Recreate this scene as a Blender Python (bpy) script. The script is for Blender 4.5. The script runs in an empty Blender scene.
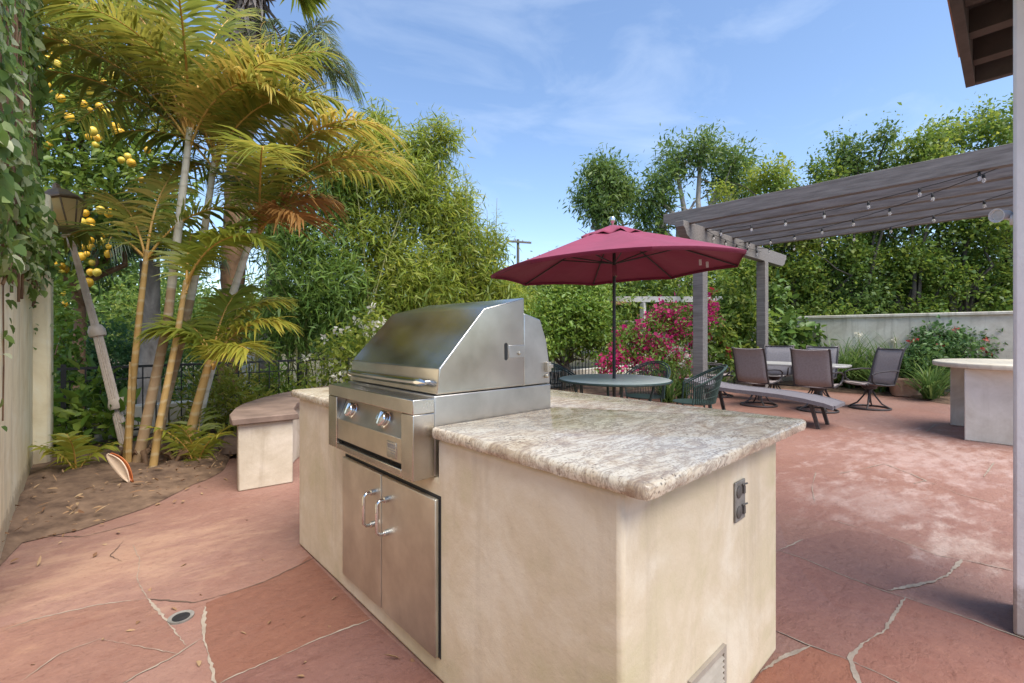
import bpy, math, random
import numpy as np
from mathutils import Vector, Matrix
R = math.radians
rng = np.random.default_rng(14)
random.seed(5)
sc = bpy.context.scene
col = sc.collection
PI = math.pi

# ------------------------------------------------------------------ camera frame (metres, z up)
F, HOR, CH = 464.0, 334.0, 1.28
CA, SA = math.cos(R(42.8)), math.sin(R(42.8))
def P(px, d):                       # plan point seen in direction px at depth d
    u = (px-512)/F
    return ((SA+u*CA)*d, (CA-u*SA)*d)
def P3(px, py, d):
    x, y = P(px, d)
    return Vector((x, y, CH-(py-HOR)/F*d))
def G(px, py, z=0.0):
    d = (CH-z)*F/(py-HOR)
    x, y = P(px, d)
    return Vector((x, y, z))
RIGHT = Vector((CA, -SA, 0)); FWD = Vector((SA, CA, 0))

# ------------------------------------------------------------------ object helpers
def tag(o, label=None, cat=None, group=None, kind=None):
    if label: o['label'] = label
    if cat: o['category'] = cat
    if group: o['group'] = group
    if kind: o['kind'] = kind
    return o
def thing(name, label, cat, loc=(0, 0, 0), rz=0, group=None):
    o = bpy.data.objects.new(name, None); col.objects.link(o)
    o.empty_display_size = .1
    o.location = loc; o.rotation_euler = (0, 0, rz)
    return tag(o, label, cat, group)
def wloc(o):
    v = Vector((0, 0, 0))
    while o is not None:
        v = v+o.location; o = o.parent
    return v
def children(o): return [c for c in col.objects if c.parent == o]
def copy_tree(o, parent=None):
    c = o.copy(); col.objects.link(c)
    if parent: c.parent = parent
    for ch in children(o): copy_tree(ch, c)
    return c

class MB:
    def __init__(s): s.v = []; s.f = []; s.m = []; s.mi = 0
    def add(s, vs, fs):
        b = len(s.v); s.v += [tuple(v) for v in vs]
        for f in fs: s.f.append(tuple(i+b for i in f)); s.m.append(s.mi)
        return s
    def box(s, a, b):
        x0, y0, z0 = (min(a[i], b[i]) for i in range(3)); x1, y1, z1 = (max(a[i], b[i]) for i in range(3))
        return s.add([(x0,y0,z0),(x1,y0,z0),(x1,y1,z0),(x0,y1,z0),(x0,y0,z1),(x1,y0,z1),(x1,y1,z1),(x0,y1,z1)],
              [(0,3,2,1),(4,5,6,7),(0,1,5,4),(1,2,6,5),(2,3,7,6),(3,0,4,7)])
    def bar(s, p, q, w, h=None, up=(0,0,1)):
        h = h or w; p = Vector(p); q = Vector(q); d = (q-p).normalized(); up = Vector(up)
        if abs(d.dot(up)) > .98: up = Vector((1, 0, 0))
        a = d.cross(up).normalized(); b = a.cross(d)
        vs = []
        for c in (p, q):
            for i, j in ((-1,-1),(1,-1),(1,1),(-1,1)): vs.append(c+a*(i*w/2)+b*(j*h/2))
        return s.add(vs, [(0,1,2,3),(7,6,5,4),(0,4,5,1),(1,5,6,2),(2,6,7,3),(3,7,4,0)])
    def tube(s, pts, r, n=8, cap=True):
        pts = [Vector(p) for p in pts]; k = len(pts)
        rs = r if isinstance(r, (list, tuple)) else [r]*k
        vs = []; up = None
        for i, p in enumerate(pts):
            t = (pts[min(i+1, k-1)]-pts[max(i-1, 0)])
            t = t.normalized() if t.length > 1e-9 else Vector((0, 0, 1))
            if up is None:
                up = t.cross(Vector((0, 0, 1)))
                if up.length < .05: up = t.cross(Vector((1, 0, 0)))
            a = (up-t*up.dot(t)).normalized(); up = a; b = t.cross(a)
            for j in range(n):
                th = 2*PI*j/n; vs.append(p+(a*math.cos(th)+b*math.sin(th))*rs[i])
        fs = [(i*n+j, i*n+(j+1) % n, (i+1)*n+(j+1) % n, (i+1)*n+j) for i in range(k-1) for j in range(n)]
        if cap: fs += [tuple(reversed(range(n))), tuple((k-1)*n+j for j in range(n))]
        return s.add(vs, fs)
    def ring(s, c, rad, r, n=32, m=6, a0=0, a1=2*PI, ax=None):
        c = Vector(c); X, Y = ax if ax else (Vector((1, 0, 0)), Vector((0, 1, 0)))
        full = abs(a1-a0-2*PI) < 1e-6
        pts = [c+X*(rad*math.cos(a0+(a1-a0)*i/n))+Y*(rad*math.sin(a0+(a1-a0)*i/n)) for i in range(n+1)]
        return s.tube(pts, r, m, cap=not full)
    def lathe(s, prof, n=24, c=(0, 0, 0), axis=None):
        c = Vector(c)
        if axis is None: X, Y, Z = Vector((1,0,0)), Vector((0,1,0)), Vector((0,0,1))
        else:
            Z = Vector(axis).normalized(); X = Z.orthogonal().normalized(); Y = Z.cross(X)
        vs = [c+X*(r*math.cos(2*PI*j/n))+Y*(r*math.sin(2*PI*j/n))+Z*z for r, z in prof for j in range(n)]
        k = len(prof)
        fs = [(i*n+j, i*n+(j+1) % n, (i+1)*n+(j+1) % n, (i+1)*n+j) for i in range(k-1) for j in range(n)]
        if prof[0][0] > 1e-6: fs.append(tuple(reversed(range(n))))
        if prof[-1][0] > 1e-6: fs.append(tuple((k-1)*n+j for j in range(n)))
        return s.add(vs, fs)
    def prism(s, poly, y0, y1, plane='xz'):
        k = len(poly)
        f = {'xz': lambda p, t: (p[0], t, p[1]), 'xy': lambda p, t: (p[0], p[1], t), 'yz': lambda p, t: (t, p[0], p[1])}[plane]
        vs = [f(p, y0) for p in poly]+[f(p, y1) for p in poly]
        return s.add(vs, [tuple(reversed(range(k))), tuple(range(k, 2*k))]+[(i, (i+1) % k, k+(i+1) % k, k+i) for i in range(k)])
    def xf(s, mat, start=0):
        s.v[start:] = [tuple(mat @ Vector(v)) for v in s.v[start:]]; return s
    def build(s, name, mat, parent=None, world=False, smooth=40, bevel=0, seg=2, recalc=True):
        me = bpy.data.meshes.new(name)
        off = wloc(parent) if (world and parent) else Vector((0, 0, 0))
        me.from_pydata([Vector(v)-off for v in s.v], [], s.f)
        for m in (mat if isinstance(mat, (list, tuple)) else [mat]): me.materials.append(m)
        me.polygons.foreach_set('material_index', s.m)
        if recalc:
            import bmesh
            bm = bmesh.new(); bm.from_mesh(me); bmesh.ops.recalc_face_normals(bm, faces=bm.faces); bm.to_mesh(me); bm.free()
        if smooth:
            me.polygons.foreach_set('use_smooth', [True]*len(s.f)); me.set_sharp_from_angle(angle=R(smooth))
        me.update()
        o = bpy.data.objects.new(name, me); col.objects.link(o)
        if parent: o.parent = parent
        if bevel:
            b = o.modifiers.new('bevel', 'BEVEL'); b.width = bevel; b.segments = seg; b.limit_method = 'ANGLE'; b.angle_limit = R(35)
            b.harden_normals = False
        return o

# ------------------------------------------------------------------ materials
def new_mat(name):
    m = bpy.data.materials.new(name); m.use_nodes = True
    nt = m.node_tree; b = nt.nodes['Principled BSDF']
    return m, nt, b
def N(nt, t, **kw):
    n = nt.nodes.new(t)
    for k, v in kw.items():
        if k in n.inputs: n.inputs[k].default_value = v
        else: setattr(n, k, v)
    return n
def L(nt, a, b): nt.links.new(a, b)
def coords(nt, scale=(1, 1, 1), rot=(0, 0, 0), kind='Object'):
    t = N(nt, 'ShaderNodeTexCoord'); mp = N(nt, 'ShaderNodeMapping')
    mp.inputs['Scale'].default_value = scale; mp.inputs['Rotation'].default_value = rot
    L(nt, t.outputs[kind], mp.inputs['Vector']); return mp.outputs['Vector']
def noise(nt, vec, scale, detail=4, rough=.55, dist=0.0):
    n = N(nt, 'ShaderNodeTexNoise'); n.inputs['Scale'].default_value = scale; n.inputs['Detail'].default_value = detail
    n.inputs['Roughness'].default_value = rough; n.inputs['Distortion'].default_value = dist
    if vec is not None: L(nt, vec, n.inputs['Vector'])
    return n.outputs['Fac']
def ramp(nt, fac, stops):
    r = N(nt, 'ShaderNodeValToRGB'); e = r.color_ramp.elements
    while len(e) < len(stops): e.new(.5)
    for x, (p, c) in zip(e, stops):
        x.position = p; x.color = (*c, 1) if not isinstance(c, (int, float)) else (c, c, c, 1)
    L(nt, fac, r.inputs['Fac']); return r.outputs['Color']
def mix(nt, fac, a, b, mode='MIX'):
    m = N(nt, 'ShaderNodeMix', data_type='RGBA', blend_type=mode)
    for val, k in ((fac, 0), (a, 6), (b, 7)):
        if isinstance(val, (int, float)): m.inputs[k].default_value = val
        elif isinstance(val, tuple): m.inputs[k].default_value = (*val, 1)
        else: L(nt, val, m.inputs[k])
    return m.outputs[2]
def math_(nt, op, a, b=None):
    m = N(nt, 'ShaderNodeMath', operation=op)
    for v, k in ((a, 0), (b, 1)):
        if v is None: continue
        if isinstance(v, (int, float)): m.inputs[k].default_value = v
        else: L(nt, v, m.inputs[k])
    return m.outputs[0]
def bump(nt, b, h, strength=.3, dist=.01, prev=None):
    n = N(nt, 'ShaderNodeBump'); n.inputs['Strength'].default_value = strength; n.inputs['Distance'].default_value = dist
    L(nt, h, n.inputs['Height'])
    if prev is not None: L(nt, prev, n.inputs['Normal'])
    L(nt, n.outputs[0], b.inputs['Normal']); return n.outputs[0]

def mottled(name, c1, c2, scale=6, rough=.6, metal=0, bs=0, bscale=60, stretch=(1, 1, 1), detail=5, spec=.5, sheen=0):
    m, nt, b = new_mat(name); v = coords(nt, stretch)
    f = noise(nt, v, scale, detail)
    L(nt, ramp(nt, f, [(.3, c1), (.7, c2)]), b.inputs['Base Color'])
    b.inputs['Roughness'].default_value = rough; b.inputs['Metallic'].default_value = metal
    b.inputs['Specular IOR Level'].default_value = spec
    if sheen: b.inputs['Sheen Weight'].default_value = sheen; b.inputs['Sheen Roughness'].default_value = .5
    if bs: bump(nt, b, noise(nt, v, bscale, 3), bs, .004)
    return m

def leaf_mat(name, cols, trans=.3, rough=.45, tint=None, spec=.4):
    m, nt, b = new_mat(name)
    a = N(nt, 'ShaderNodeAttribute', attribute_name='tone')
    c = ramp(nt, a.outputs['Fac'], [(i/(len(cols)-1), x) for i, x in enumerate(cols)])
    L(nt, c, b.inputs['Base Color']); b.inputs['Roughness'].default_value = rough
    b.inputs['Specular IOR Level'].default_value = spec
    t = N(nt, 'ShaderNodeBsdfTranslucent'); hs = N(nt, 'ShaderNodeHueSaturation')
    hs.inputs['Hue'].default_value = .485; hs.inputs['Value'].default_value = 1.5; L(nt, c, hs.inputs['Color']); L(nt, hs.outputs[0], t.inputs['Color'])
    mx = N(nt, 'ShaderNodeMixShader'); mx.inputs[0].default_value = trans
    L(nt, b.outputs[0], mx.inputs[1]); L(nt, t.outputs[0], mx.inputs[2])
    L(nt, mx.outputs[0], nt.nodes['Material Output'].inputs['Surface'])
    return m

def stucco(name, base, light, dark, stain=(.30, .24, .17), streak=.5, foot=True, low=0.0):
    m, nt, b = new_mat(name); v = coords(nt); vs = coords(nt, (7, 7, .55))
    c = ramp(nt, noise(nt, v, 2.6, 9, .66, .5), [(.34, dark), (.5, base), (.64, light)])
    c = mix(nt, ramp(nt, noise(nt, coords(nt, (1, 1, 1), (.3, .5, .2)), 1.4, 8, .7, 1.0), [(.52, 0.0), (.66, .38)]), c, dark)
    st = ramp(nt, noise(nt, vs, 1.6, 5, .6), [(.52, 0.0), (.75, 1.0)])
    c = mix(nt, math_(nt, 'MULTIPLY', st, streak), c, stain)
    wn = N(nt, 'ShaderNodeTexNoise'); wn.inputs['Scale'].default_value = 3.0; wn.inputs['Detail'].default_value = 6; L(nt, v, wn.inputs['Vector'])
    wm = N(nt, 'ShaderNodeVectorMath', operation='MULTIPLY_ADD'); wm.inputs[1].default_value = (.45, .45, .45); L(nt, wn.outputs['Color'], wm.inputs[0]); L(nt, v, wm.inputs[2])
    vc = N(nt, 'ShaderNodeTexVoronoi', feature='DISTANCE_TO_EDGE'); vc.inputs['Scale'].default_value = 1.15; L(nt, wm.outputs[0], vc.inputs['Vector'])
    hair = math_(nt, 'MULTIPLY', ramp(nt, vc.outputs['Distance'], [(0.0, 1.0), (.0035, 0.0)]), ramp(nt, noise(nt, v, 1.9, 3), [(.50, 0.0), (.62, .55)]))
    if foot: c = mix(nt, hair, c, stain)
    sp = ramp(nt, noise(nt, v, 26, 3, .7), [(.66, 0.0), (.78, 1.0)])
    c = mix(nt, math_(nt, 'MULTIPLY', sp, .25), c, stain)
    if foot:                               # splash dirt along the foot of the wall
        sx = N(nt, 'ShaderNodeSeparateXYZ'); t = N(nt, 'ShaderNodeTexCoord'); L(nt, t.outputs['Object'], sx.inputs[0])
        h = math_(nt, 'ADD', sx.outputs[2], math_(nt, 'MULTIPLY', noise(nt, v, 14, 6, .75), -.30))
        c = mix(nt, ramp(nt, h, [(0.0, .55), (.07, 0.0)]), c, (.22, .15, .10))
    L(nt, c, b.inputs['Base Color']); b.inputs['Roughness'].default_value = .85; b.inputs['Specular IOR Level'].default_value = .25
    n1 = bump(nt, b, noise(nt, v, 9, 6, .6), .35, .012)
    bump(nt, b, noise(nt, v, 130, 3), .18, .003, n1)
    return m

def steel(name, c=(.56, .53, .48), rough=.28, brush=(2, 300, 300), var=.12, metal=1.0):
    m, nt, b = new_mat(name); v = coords(nt, brush); w = coords(nt)
    blot = noise(nt, w, 5, 5, .6)
    L(nt, ramp(nt, blot, [(.3, tuple(x*.78 for x in c)), (.7, tuple(min(1, x*1.12) for x in c))]), b.inputs['Base Color'])
    b.inputs['Metallic'].default_value = metal
    rr = math_(nt, 'ADD', math_(nt, 'MULTIPLY', blot, var), rough-.05)
    L(nt, rr, b.inputs['Roughness'])
    bump(nt, b, noise(nt, v, 1, 2), .06, .001)
    return m

def granite():
    m, nt, b = new_mat('granite'); v = coords(nt)
    big = noise(nt, coords(nt, (1, 1.7, 1), (0, 0, .5)), 3.8, 9, .70, 1.6)
    c = ramp(nt, big, [(.26, (.18, .115, .07)), (.36, (.38, .29, .20)), (.45, (.57, .48, .355)), (.56, (.66, .595, .475)), (.70, (.47, .415, .33))])
    fine = noise(nt, v, 85, 4, .7)
    c = mix(nt, ramp(nt, fine, [(.38, .55), (.47, 0.0)]), c, (.26, .165, .10))
    vo = N(nt, 'ShaderNodeTexVoronoi'); vo.inputs['Scale'].default_value = 75; L(nt, v, vo.inputs['Vector'])
    pick = math_(nt, 'MULTIPLY', ramp(nt, vo.outputs['Distance'], [(.18, 1.0), (.36, 0.0)]), ramp(nt, noise(nt, v, 9, 3), [(.45, .05), (.65, .9)]))
    c = mix(nt, pick, c, (.045, .035, .03))
    gr = ramp(nt, noise(nt, v, 38, 5, .7), [(.60, 0.0), (.72, .40)])
    c = mix(nt, gr, c, (.50, .47, .42))
    vn = noise(nt, coords(nt, (.7, 2.8, 1), (0, 0, .15)), 3.4, 9, .72, 2.2)
    c = mix(nt, ramp(nt, vn, [(.46, 0.0), (.495, .65), (.51, .65), (.545, 0.0)]), c, (.25, .19, .145))
    L(nt, c, b.inputs['Base Color']); b.inputs['Specular IOR Level'].default_value = .5
    L(nt, math_(nt, 'ADD', math_(nt, 'MULTIPLY', noise(nt, v, 14, 4), .22), .07), b.inputs['Roughness'])
    bump(nt, b, noise(nt, v, 30, 3), .05, .004)
    return m

def flagstone(name='sandstone', tint=None):
    m, nt, b = new_mat(name); v = coords(nt)
    big = noise(nt, v, .55, 5, .55, .6); mid = noise(nt, v, 2.6, 7, .62, .8)
    c = ramp(nt, big, [(.30, (.185, .083, .060)), (.47, (.215, .112, .085)), (.60, (.230, .138, .116)), (.75, (.200, .118, .107))])
    c = mix(nt, ramp(nt, mid, [(.35, 0.0), (.72, .55)]), c, (.28, .165, .122))
    c = mix(nt, ramp(nt, noise(nt, v, 5.5, 6, .7, 1.2), [(.56, 0.0), (.74, .55)]), c, (.20, .085, .060))
    c = mix(nt, ramp(nt, noise(nt, v, .9, 6, .6), [(.35, .08), (.68, .34)]), c, (.26, .170, .140))
    # slabs: each stone its own tint
    wv = N(nt, 'ShaderNodeVectorMath', operation='MULTIPLY_ADD'); wv.inputs[1].default_value = (.35, .35, 0)
    nn = N(nt, 'ShaderNodeTexNoise'); nn.inputs['Scale'].default_value = 1.1; L(nt, v, nn.inputs['Vector']); L(nt, nn.outputs['Color'], wv.inputs[0]); L(nt, v, wv.inputs[2])
    vo = N(nt, 'ShaderNodeTexVoronoi'); vo.inputs['Scale'].default_value = .62; L(nt, wv.outputs[0], vo.inputs['Vector'])
    sx = N(nt, 'ShaderNodeSeparateColor'); L(nt, vo.outputs['Color'], sx.inputs[0])
    c = mix(nt, math_(nt, 'MULTIPLY', sx.outputs[0], .38), c, (.26, .145, .125))
    c = mix(nt, math_(nt, 'MULTIPLY', sx.outputs[1], .25), c, (.26, .085, .05))
    # chalky bloom on the open part of the terrace (worn patches with their own outline)
    def patch(px, py, sx_, sy_, amt, thr):
        g = G(px, py); tc = N(nt, 'ShaderNodeTexCoord'); mp = N(nt, 'ShaderNodeMapping', vector_type='POINT')
        sub = N(nt, 'ShaderNodeVectorMath', operation='SUBTRACT'); sub.inputs[1].default_value = (g.x, g.y, 0)
        L(nt, tc.outputs['Object'], sub.inputs[0]); mp.inputs['Rotation'].default_value = (0, 0, R(42.8)); mp.inputs['Scale'].default_value = (1/sx_, 1/sy_, 0)
        L(nt, sub.outputs[0], mp.inputs['Vector'])
        ln = N(nt, 'ShaderNodeVectorMath', operation='LENGTH'); L(nt, mp.outputs[0], ln.inputs[0])
        f = math_(nt, 'SUBTRACT', 1.0, ln.outputs['Value'])
        f = math_(nt, 'ADD', math_(nt, 'MULTIPLY', f, .55), math_(nt, 'MULTIPLY', math_(nt, 'SUBTRACT', noise(nt, coords(nt, (1, 2.2, 1), (0, 0, .75)), 3.2, 9, .66, .15), .5), 1.7))
        return math_(nt, 'MULTIPLY', ramp(nt, f, [(thr, 0.0), (thr+.35, 1.0)]), amt)
    c = mix(nt, patch(880, 500, 1.3, 1.1, .42, .22), c, (.46, .35, .31))
    c = mix(nt, patch(930, 455, 2.6, 1.6, .42, .22), c, (.52, .40, .37))
    c = mix(nt, patch(960, 545, .7, .4, .38, .2), c, (.60, .49, .42))
    c = mix(nt, patch(120, 560, 1.2, .9, .40, .2), c, (.46, .30, .20))
    c = mix(nt, ramp(nt, noise(nt, v, 42, 4, .7), [(.56, 0.0), (.72, .55)]), c, (.13, .06, .043))
    c = mix(nt, ramp(nt, noise(nt, v, 19, 6, .75), [(.50, 0.0), (.75, .5)]), c, (.34, .20, .15))
    c = mix(nt, ramp(nt, noise(nt, coords(nt, (1, 1.8, 1), (0, 0, .9)), 5.5, 10, .74), [(.55, 0.0), (.72, .5)]), c, (.15, .062, .045))
    if tint: c = mix(nt, 1.0, c, tint, 'MULTIPLY')
    L(nt, c, b.inputs['Base Color'])
    L(nt, math_(nt, 'ADD', math_(nt, 'MULTIPLY', mid, .35), .42), b.inputs['Roughness']); b.inputs['Specular IOR Level'].default_value = .35
    cle = noise(nt, coords(nt, (1.0, 1.8, 1), (0, 0, .9)), 3.4, 10, .66, .15)
    st = ramp(nt, cle, [(.40, 0.0), (.46, .45), (.55, .5), (.60, 1.0)])
    n1 = bump(nt, b, st, .40, .012)
    n2 = bump(nt, b, noise(nt, v, 17, 7, .7), .5, .012, n1)
    bump(nt, b, noise(nt, v, 110, 4, .7), .3, .003, n2)
    return m

M = {}
M['stucco'] = stucco('island_stucco', (.60, .505, .365), (.67, .59, .46), (.52, .45, .29), streak=.3, foot=False)
M['wall_stucco'] = stucco('wall_stucco', (.82, .72, .50), (.86, .79, .60), (.72, .61, .40), (.36, .33, .22), .45)
M['grey_stucco'] = stucco('boundary_stucco', (.64, .61, .53), (.72, .70, .62), (.52, .49, .41), (.24, .22, .17), .55)
M['pale_stucco'] = stucco('pale_stucco', (.66, .62, .54), (.74, .70, .63), (.55, .50, .42), (.42, .38, .31), .3, foot=False)
M['bench_stucco'] = stucco('bench_stucco', (.52, .455, .36), (.60, .53, .44), (.42, .355, .27), (.24, .18, .13), .5, foot=False)
M['house'] = stucco('house_stucco', (.76, .73, .73), (.80, .78, .78), (.70, .67, .67), (.5, .47, .46), .2)
M['granite'] = granite()
M['stone'] = flagstone()
M['steel'] = steel('stainless_steel', rough=.24)
M['steel_x'] = steel('brushed_steel_side', (.52, .50, .47), .36, (300, 2, 300))
M['steel_door'] = steel('door_steel', (.60, .585, .51), .46, (300, 300, 2))
M['steel_matte'] = steel('matte_steel', (.52, .47, .39), .42, (300, 2, 300))
M['chrome'] = steel('chrome', (.72, .72, .72), .12, (1, 1, 1), .05)
M['black'] = mottled('black_gap', (.012, .012, .013), (.02, .02, .02), 20, .7)  # flat black puts the shade of slots and gaps into the colour
M['dark'] = mottled('dark_iron', (.02, .02, .022), (.04, .04, .042), 30, .45, .3)
M['bronze'] = mottled('bronze_frame', (.045, .038, .038), (.075, .065, .065), 20, .45, .3)
M['green_iron'] = mottled('green_iron', (.018, .040, .034), (.035, .07, .06), 25, .5)
M['fabric_taupe'] = mottled('sling_taupe', (.29, .24, .225), (.36, .30, .285), 40, .8, bs=.3, bscale=260)
M['fabric_chair'] = mottled('sling_pale_grey', (.24, .225, .235), (.30, .28, .295), 40, .8, bs=.3, bscale=260)
M['fabric_grey'] = mottled('sling_grey', (.13, .118, .132), (.175, .16, .175), 40, .8, bs=.3, bscale=260)
M['glass_top'] = mottled('frosted_table_glass', (.46, .54, .51), (.56, .63, .60), 12, .3)
M['table_top'] = mottled('table_top_grey', (.40, .385, .36), (.50, .48, .45), 30, .3)
M['pergola'] = mottled('weathered_paint', (.115, .104, .10), (.225, .208, .20), 6, .75, bs=.5, bscale=40, stretch=(6, .5, 6), detail=9)
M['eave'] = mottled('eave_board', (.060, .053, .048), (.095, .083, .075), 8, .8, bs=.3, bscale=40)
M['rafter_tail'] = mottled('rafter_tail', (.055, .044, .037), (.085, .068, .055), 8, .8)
M['post'] = mottled('arbor_wood', (.36, .35, .34), (.48, .46, .44), 6, .8)
M['copper_tile'] = mottled('clay_tile', (.42, .20, .11), (.52, .28, .16), 9, .8)
M['mortar'] = mottled('mortar', (.23, .185, .145), (.34, .285, .23), 14, .95, bs=.5, bscale=90)
M['crack'] = mottled('crack_soil', (.07, .045, .035), (.13, .085, .06), 12, .95)
M['soil'] = mottled('soil', (.07, .04, .026), (.21, .135, .088), 9, .95, bs=.9, bscale=35, detail=9)
M['ground'] = mottled('earth', (.06, .05, .03), (.12, .11, .06), .6, .95)
M['cap'] = mottled('cap_stone', (.12, .080, .062), (.23, .160, .125), 5, .8, bs=.5, bscale=30)
M['terracotta'] = mottled('terracotta', (.40, .24, .17), (.50, .32, .235), 8, .8, bs=.2)
M['lamp_post'] = mottled('lamp_paint', (.60, .49, .40), (.72, .61, .52), 18, .6, bs=.2)
M['copper'] = mottled('lantern_metal', (.16, .10, .06), (.26, .17, .10), 18, .5, .4)
M['white'] = mottled('white_paint', (.66, .67, .68), (.74, .75, .76), 8, .6)
M['plastic_grey'] = mottled('grey_cover', (.15, .14, .125), (.24, .225, .205), 30, .5)
M['socket'] = mottled('socket_grey', (.07, .065, .06), (.11, .10, .09), 30, .5)
M['vent_metal'] = mottled('vent_metal', (.30, .26, .21), (.40, .35, .29), 12, .6)
M['pole_wood'] = mottled('pole_wood', (.09, .08, .07), (.14, .12, .11), 9, .9)
M['insulator'] = mottled('insulator', (.2, .2, .2), (.3, .3, .3), 9, .4)

def fabric_mat():
    m, nt, b = new_mat('canopy_fabric'); v = coords(nt)
    c = ramp(nt, noise(nt, v, 3, 4), [(.3, (.185, .013, .048)), (.7, (.235, .020, .064))])
    L(nt, c, b.inputs['Base Color']); b.inputs['Roughness'].default_value = .8
    b.inputs['Sheen Weight'].default_value = .3; b.inputs['Sheen Roughness'].default_value = .5; b.inputs['Sheen Tint'].default_value = (.9, .5, .6, 1)
    bump(nt, b, noise(nt, v, 9, 3), .3, .015)
    t = N(nt, 'ShaderNodeBsdfTranslucent'); t.inputs['Color'].default_value = (.40, .02, .06, 1)
    mx = N(nt, 'ShaderNodeMixShader'); mx.inputs[0].default_value = .10
    L(nt, b.outputs[0], mx.inputs[1]); L(nt, t.outputs[0], mx.inputs[2]); L(nt, mx.outputs[0], nt.nodes['Material Output'].inputs['Surface'])
    return m
M['canopy'] = fabric_mat()
def glass_mat(name, c, rough=.05, emit=0):
    m, nt, b = new_mat(name); b.inputs['Base Color'].default_value = (*c, 1); b.inputs['Roughness'].default_value = rough
    b.inputs['Transmission Weight'].default_value = .7 if name == 'bulb_glass' else .25; b.inputs['IOR'].default_value = 1.2
    if emit: b.inputs['Emission Color'].default_value = (1, .55, .18, 1); b.inputs['Emission Strength'].default_value = emit
    return m
M['bulb'] = glass_mat('bulb_glass', (.95, .95, .95), .08)
M['amber'] = glass_mat('amber_glass', (.82, .56, .24), .3, 0)

def bark(name, c1, c2, ringf=0, rc=(.3, .25, .2), scale=8):
    m, nt, b = new_mat(name); v = coords(nt, (1, 1, .5))
    c = ramp(nt, noise(nt, v, scale, 6, .65, .5), [(.3, c1), (.7, c2)])
    if ringf:
        w = N(nt, 'ShaderNodeTexWave', bands_direction='Z'); w.inputs['Scale'].default_value = ringf; w.inputs['Distortion'].default_value = 3.0
        w.inputs['Detail'].default_value = 2; w.inputs['Detail Scale'].default_value = 2
        L(nt, coords(nt), w.inputs['Vector'])
        rr = ramp(nt, w.outputs['Fac'], [(.80, 0.0), (1.0, .5)])
        c = mix(nt, rr, c, rc); bump(nt, b, w.outputs['Fac'], .25, .01)
    else: bump(nt, b, noise(nt, v, scale*3, 5), .6, .02)
    L(nt, c, b.inputs['Base Color']); b.inputs['Roughness'].default_value = .75
    return m
M['cane_orange'] = bark('cane_orange', (.36, .20, .055), (.48, .32, .12), 2.6, (.50, .42, .27), 6)
M['cane_red'] = bark('cane_red', (.30, .19, .10), (.44, .30, .17), 2.6, (.52, .43, .30), 6)
M['cane_pale'] = bark('cane_pale', (.54, .49, .40), (.68, .62, .50), 2.2, (.40, .34, .24), 6)
M['rachis'] = mottled('rachis', (.42, .22, .04), (.55, .34, .09), 5, .5)
M['trunk_grey'] = bark('trunk_grey', (.10, .085, .075), (.30, .27, .245), 0, scale=5)
M['trunk_pale'] = bark('trunk_pale', (.24, .21, .18), (.42, .38, .34), 0, scale=6)
M['trunk_brown'] = bark('trunk_brown', (.09, .05, .028), (.20, .11, .055), 0, scale=7)
M['trunk_dark'] = bark('trunk_dark', (.035, .028, .022), (.085, .07, .055), 0, scale=9)
M['culm'] = bark('bamboo_culm', (.16, .17, .05), (.26, .24, .09), 3.5, (.3, .28, .18))
# foliage colours (albedo)
M['lf_palm'] = leaf_mat('palm_leaf', [(.11, .155, .03), (.18, .215, .036), (.30, .28, .046), (.48, .36, .08)], .45)
M['lf_palm_green'] = leaf_mat('palm_leaf_green', [(.14, .20, .028), (.25, .28, .038), (.42, .37, .06)], .45)
M['lf_palm_dead'] = leaf_mat('palm_leaf_dead', [(.26, .13, .04), (.38, .20, .06), (.34, .24, .12)], .25)
M['lf_queen'] = leaf_mat('queen_leaf', [(.07, .11, .05), (.12, .16, .075), (.20, .23, .12)], .35)
M['lf_weep'] = leaf_mat('weeping_leaf', [(.03, .065, .04), (.055, .10, .055), (.10, .14, .07)], .25)
M['lf_bamboo'] = leaf_mat('bamboo_leaf', [(0.091, 0.156, 0.023), (0.169, 0.24, 0.033), (0.26, 0.312, 0.046), (0.377, 0.377, 0.078)], 0.44999999999999996)
M['lf_bamboo_dark'] = leaf_mat('bamboo_leaf_dark', [(0.065, 0.13, 0.029), (0.117, 0.208, 0.039), (0.208, 0.286, 0.058)], 0.4)
M['lf_ivy'] = leaf_mat('ivy_leaf', [(0.065, 0.117, 0.029), (0.111, 0.189, 0.042), (0.182, 0.26, 0.065), (0.442, 0.468, 0.312)], 0.4, .5, spec=.35)
M['lf_lemon'] = leaf_mat('lemon_leaf', [(0.065, 0.117, 0.023), (0.13, 0.208, 0.033), (0.247, 0.312, 0.052)], 0.4)
M['lf_hedge'] = leaf_mat('hedge_leaf', [(0.055, 0.112, 0.023), (0.105, 0.187, 0.031), (0.186, 0.261, 0.044), (0.335, 0.373, 0.065)], 0.44999999999999996)
M['lf_dark'] = leaf_mat('dark_leaf', [(0.039, 0.098, 0.029), (0.072, 0.156, 0.046), (0.13, 0.215, 0.058)], 0.35)
M['lf_lime'] = leaf_mat('lime_leaf', [(.07, .15, .02), (.13, .22, .03), (.24, .31, .05)], .35)
M['lf_lime2'] = leaf_mat('fig_leaf', [(.045, .10, .022), (.085, .16, .03), (.15, .23, .05)], .3)
M['lf_tree'] = leaf_mat('tree_leaf', [(0.055, 0.106, 0.029), (0.099, 0.174, 0.039), (0.186, 0.249, 0.058)], 0.4)
M['lf_strap'] = leaf_mat('strap_leaf', [(.05, .11, .03), (.09, .17, .04), (.17, .24, .07)], .35, .4)
M['bract'] = leaf_mat('bougainvillea_bract', [(.36, .012, .10), (.52, .025, .16), (.62, .06, .20)], .35, .6)
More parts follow.
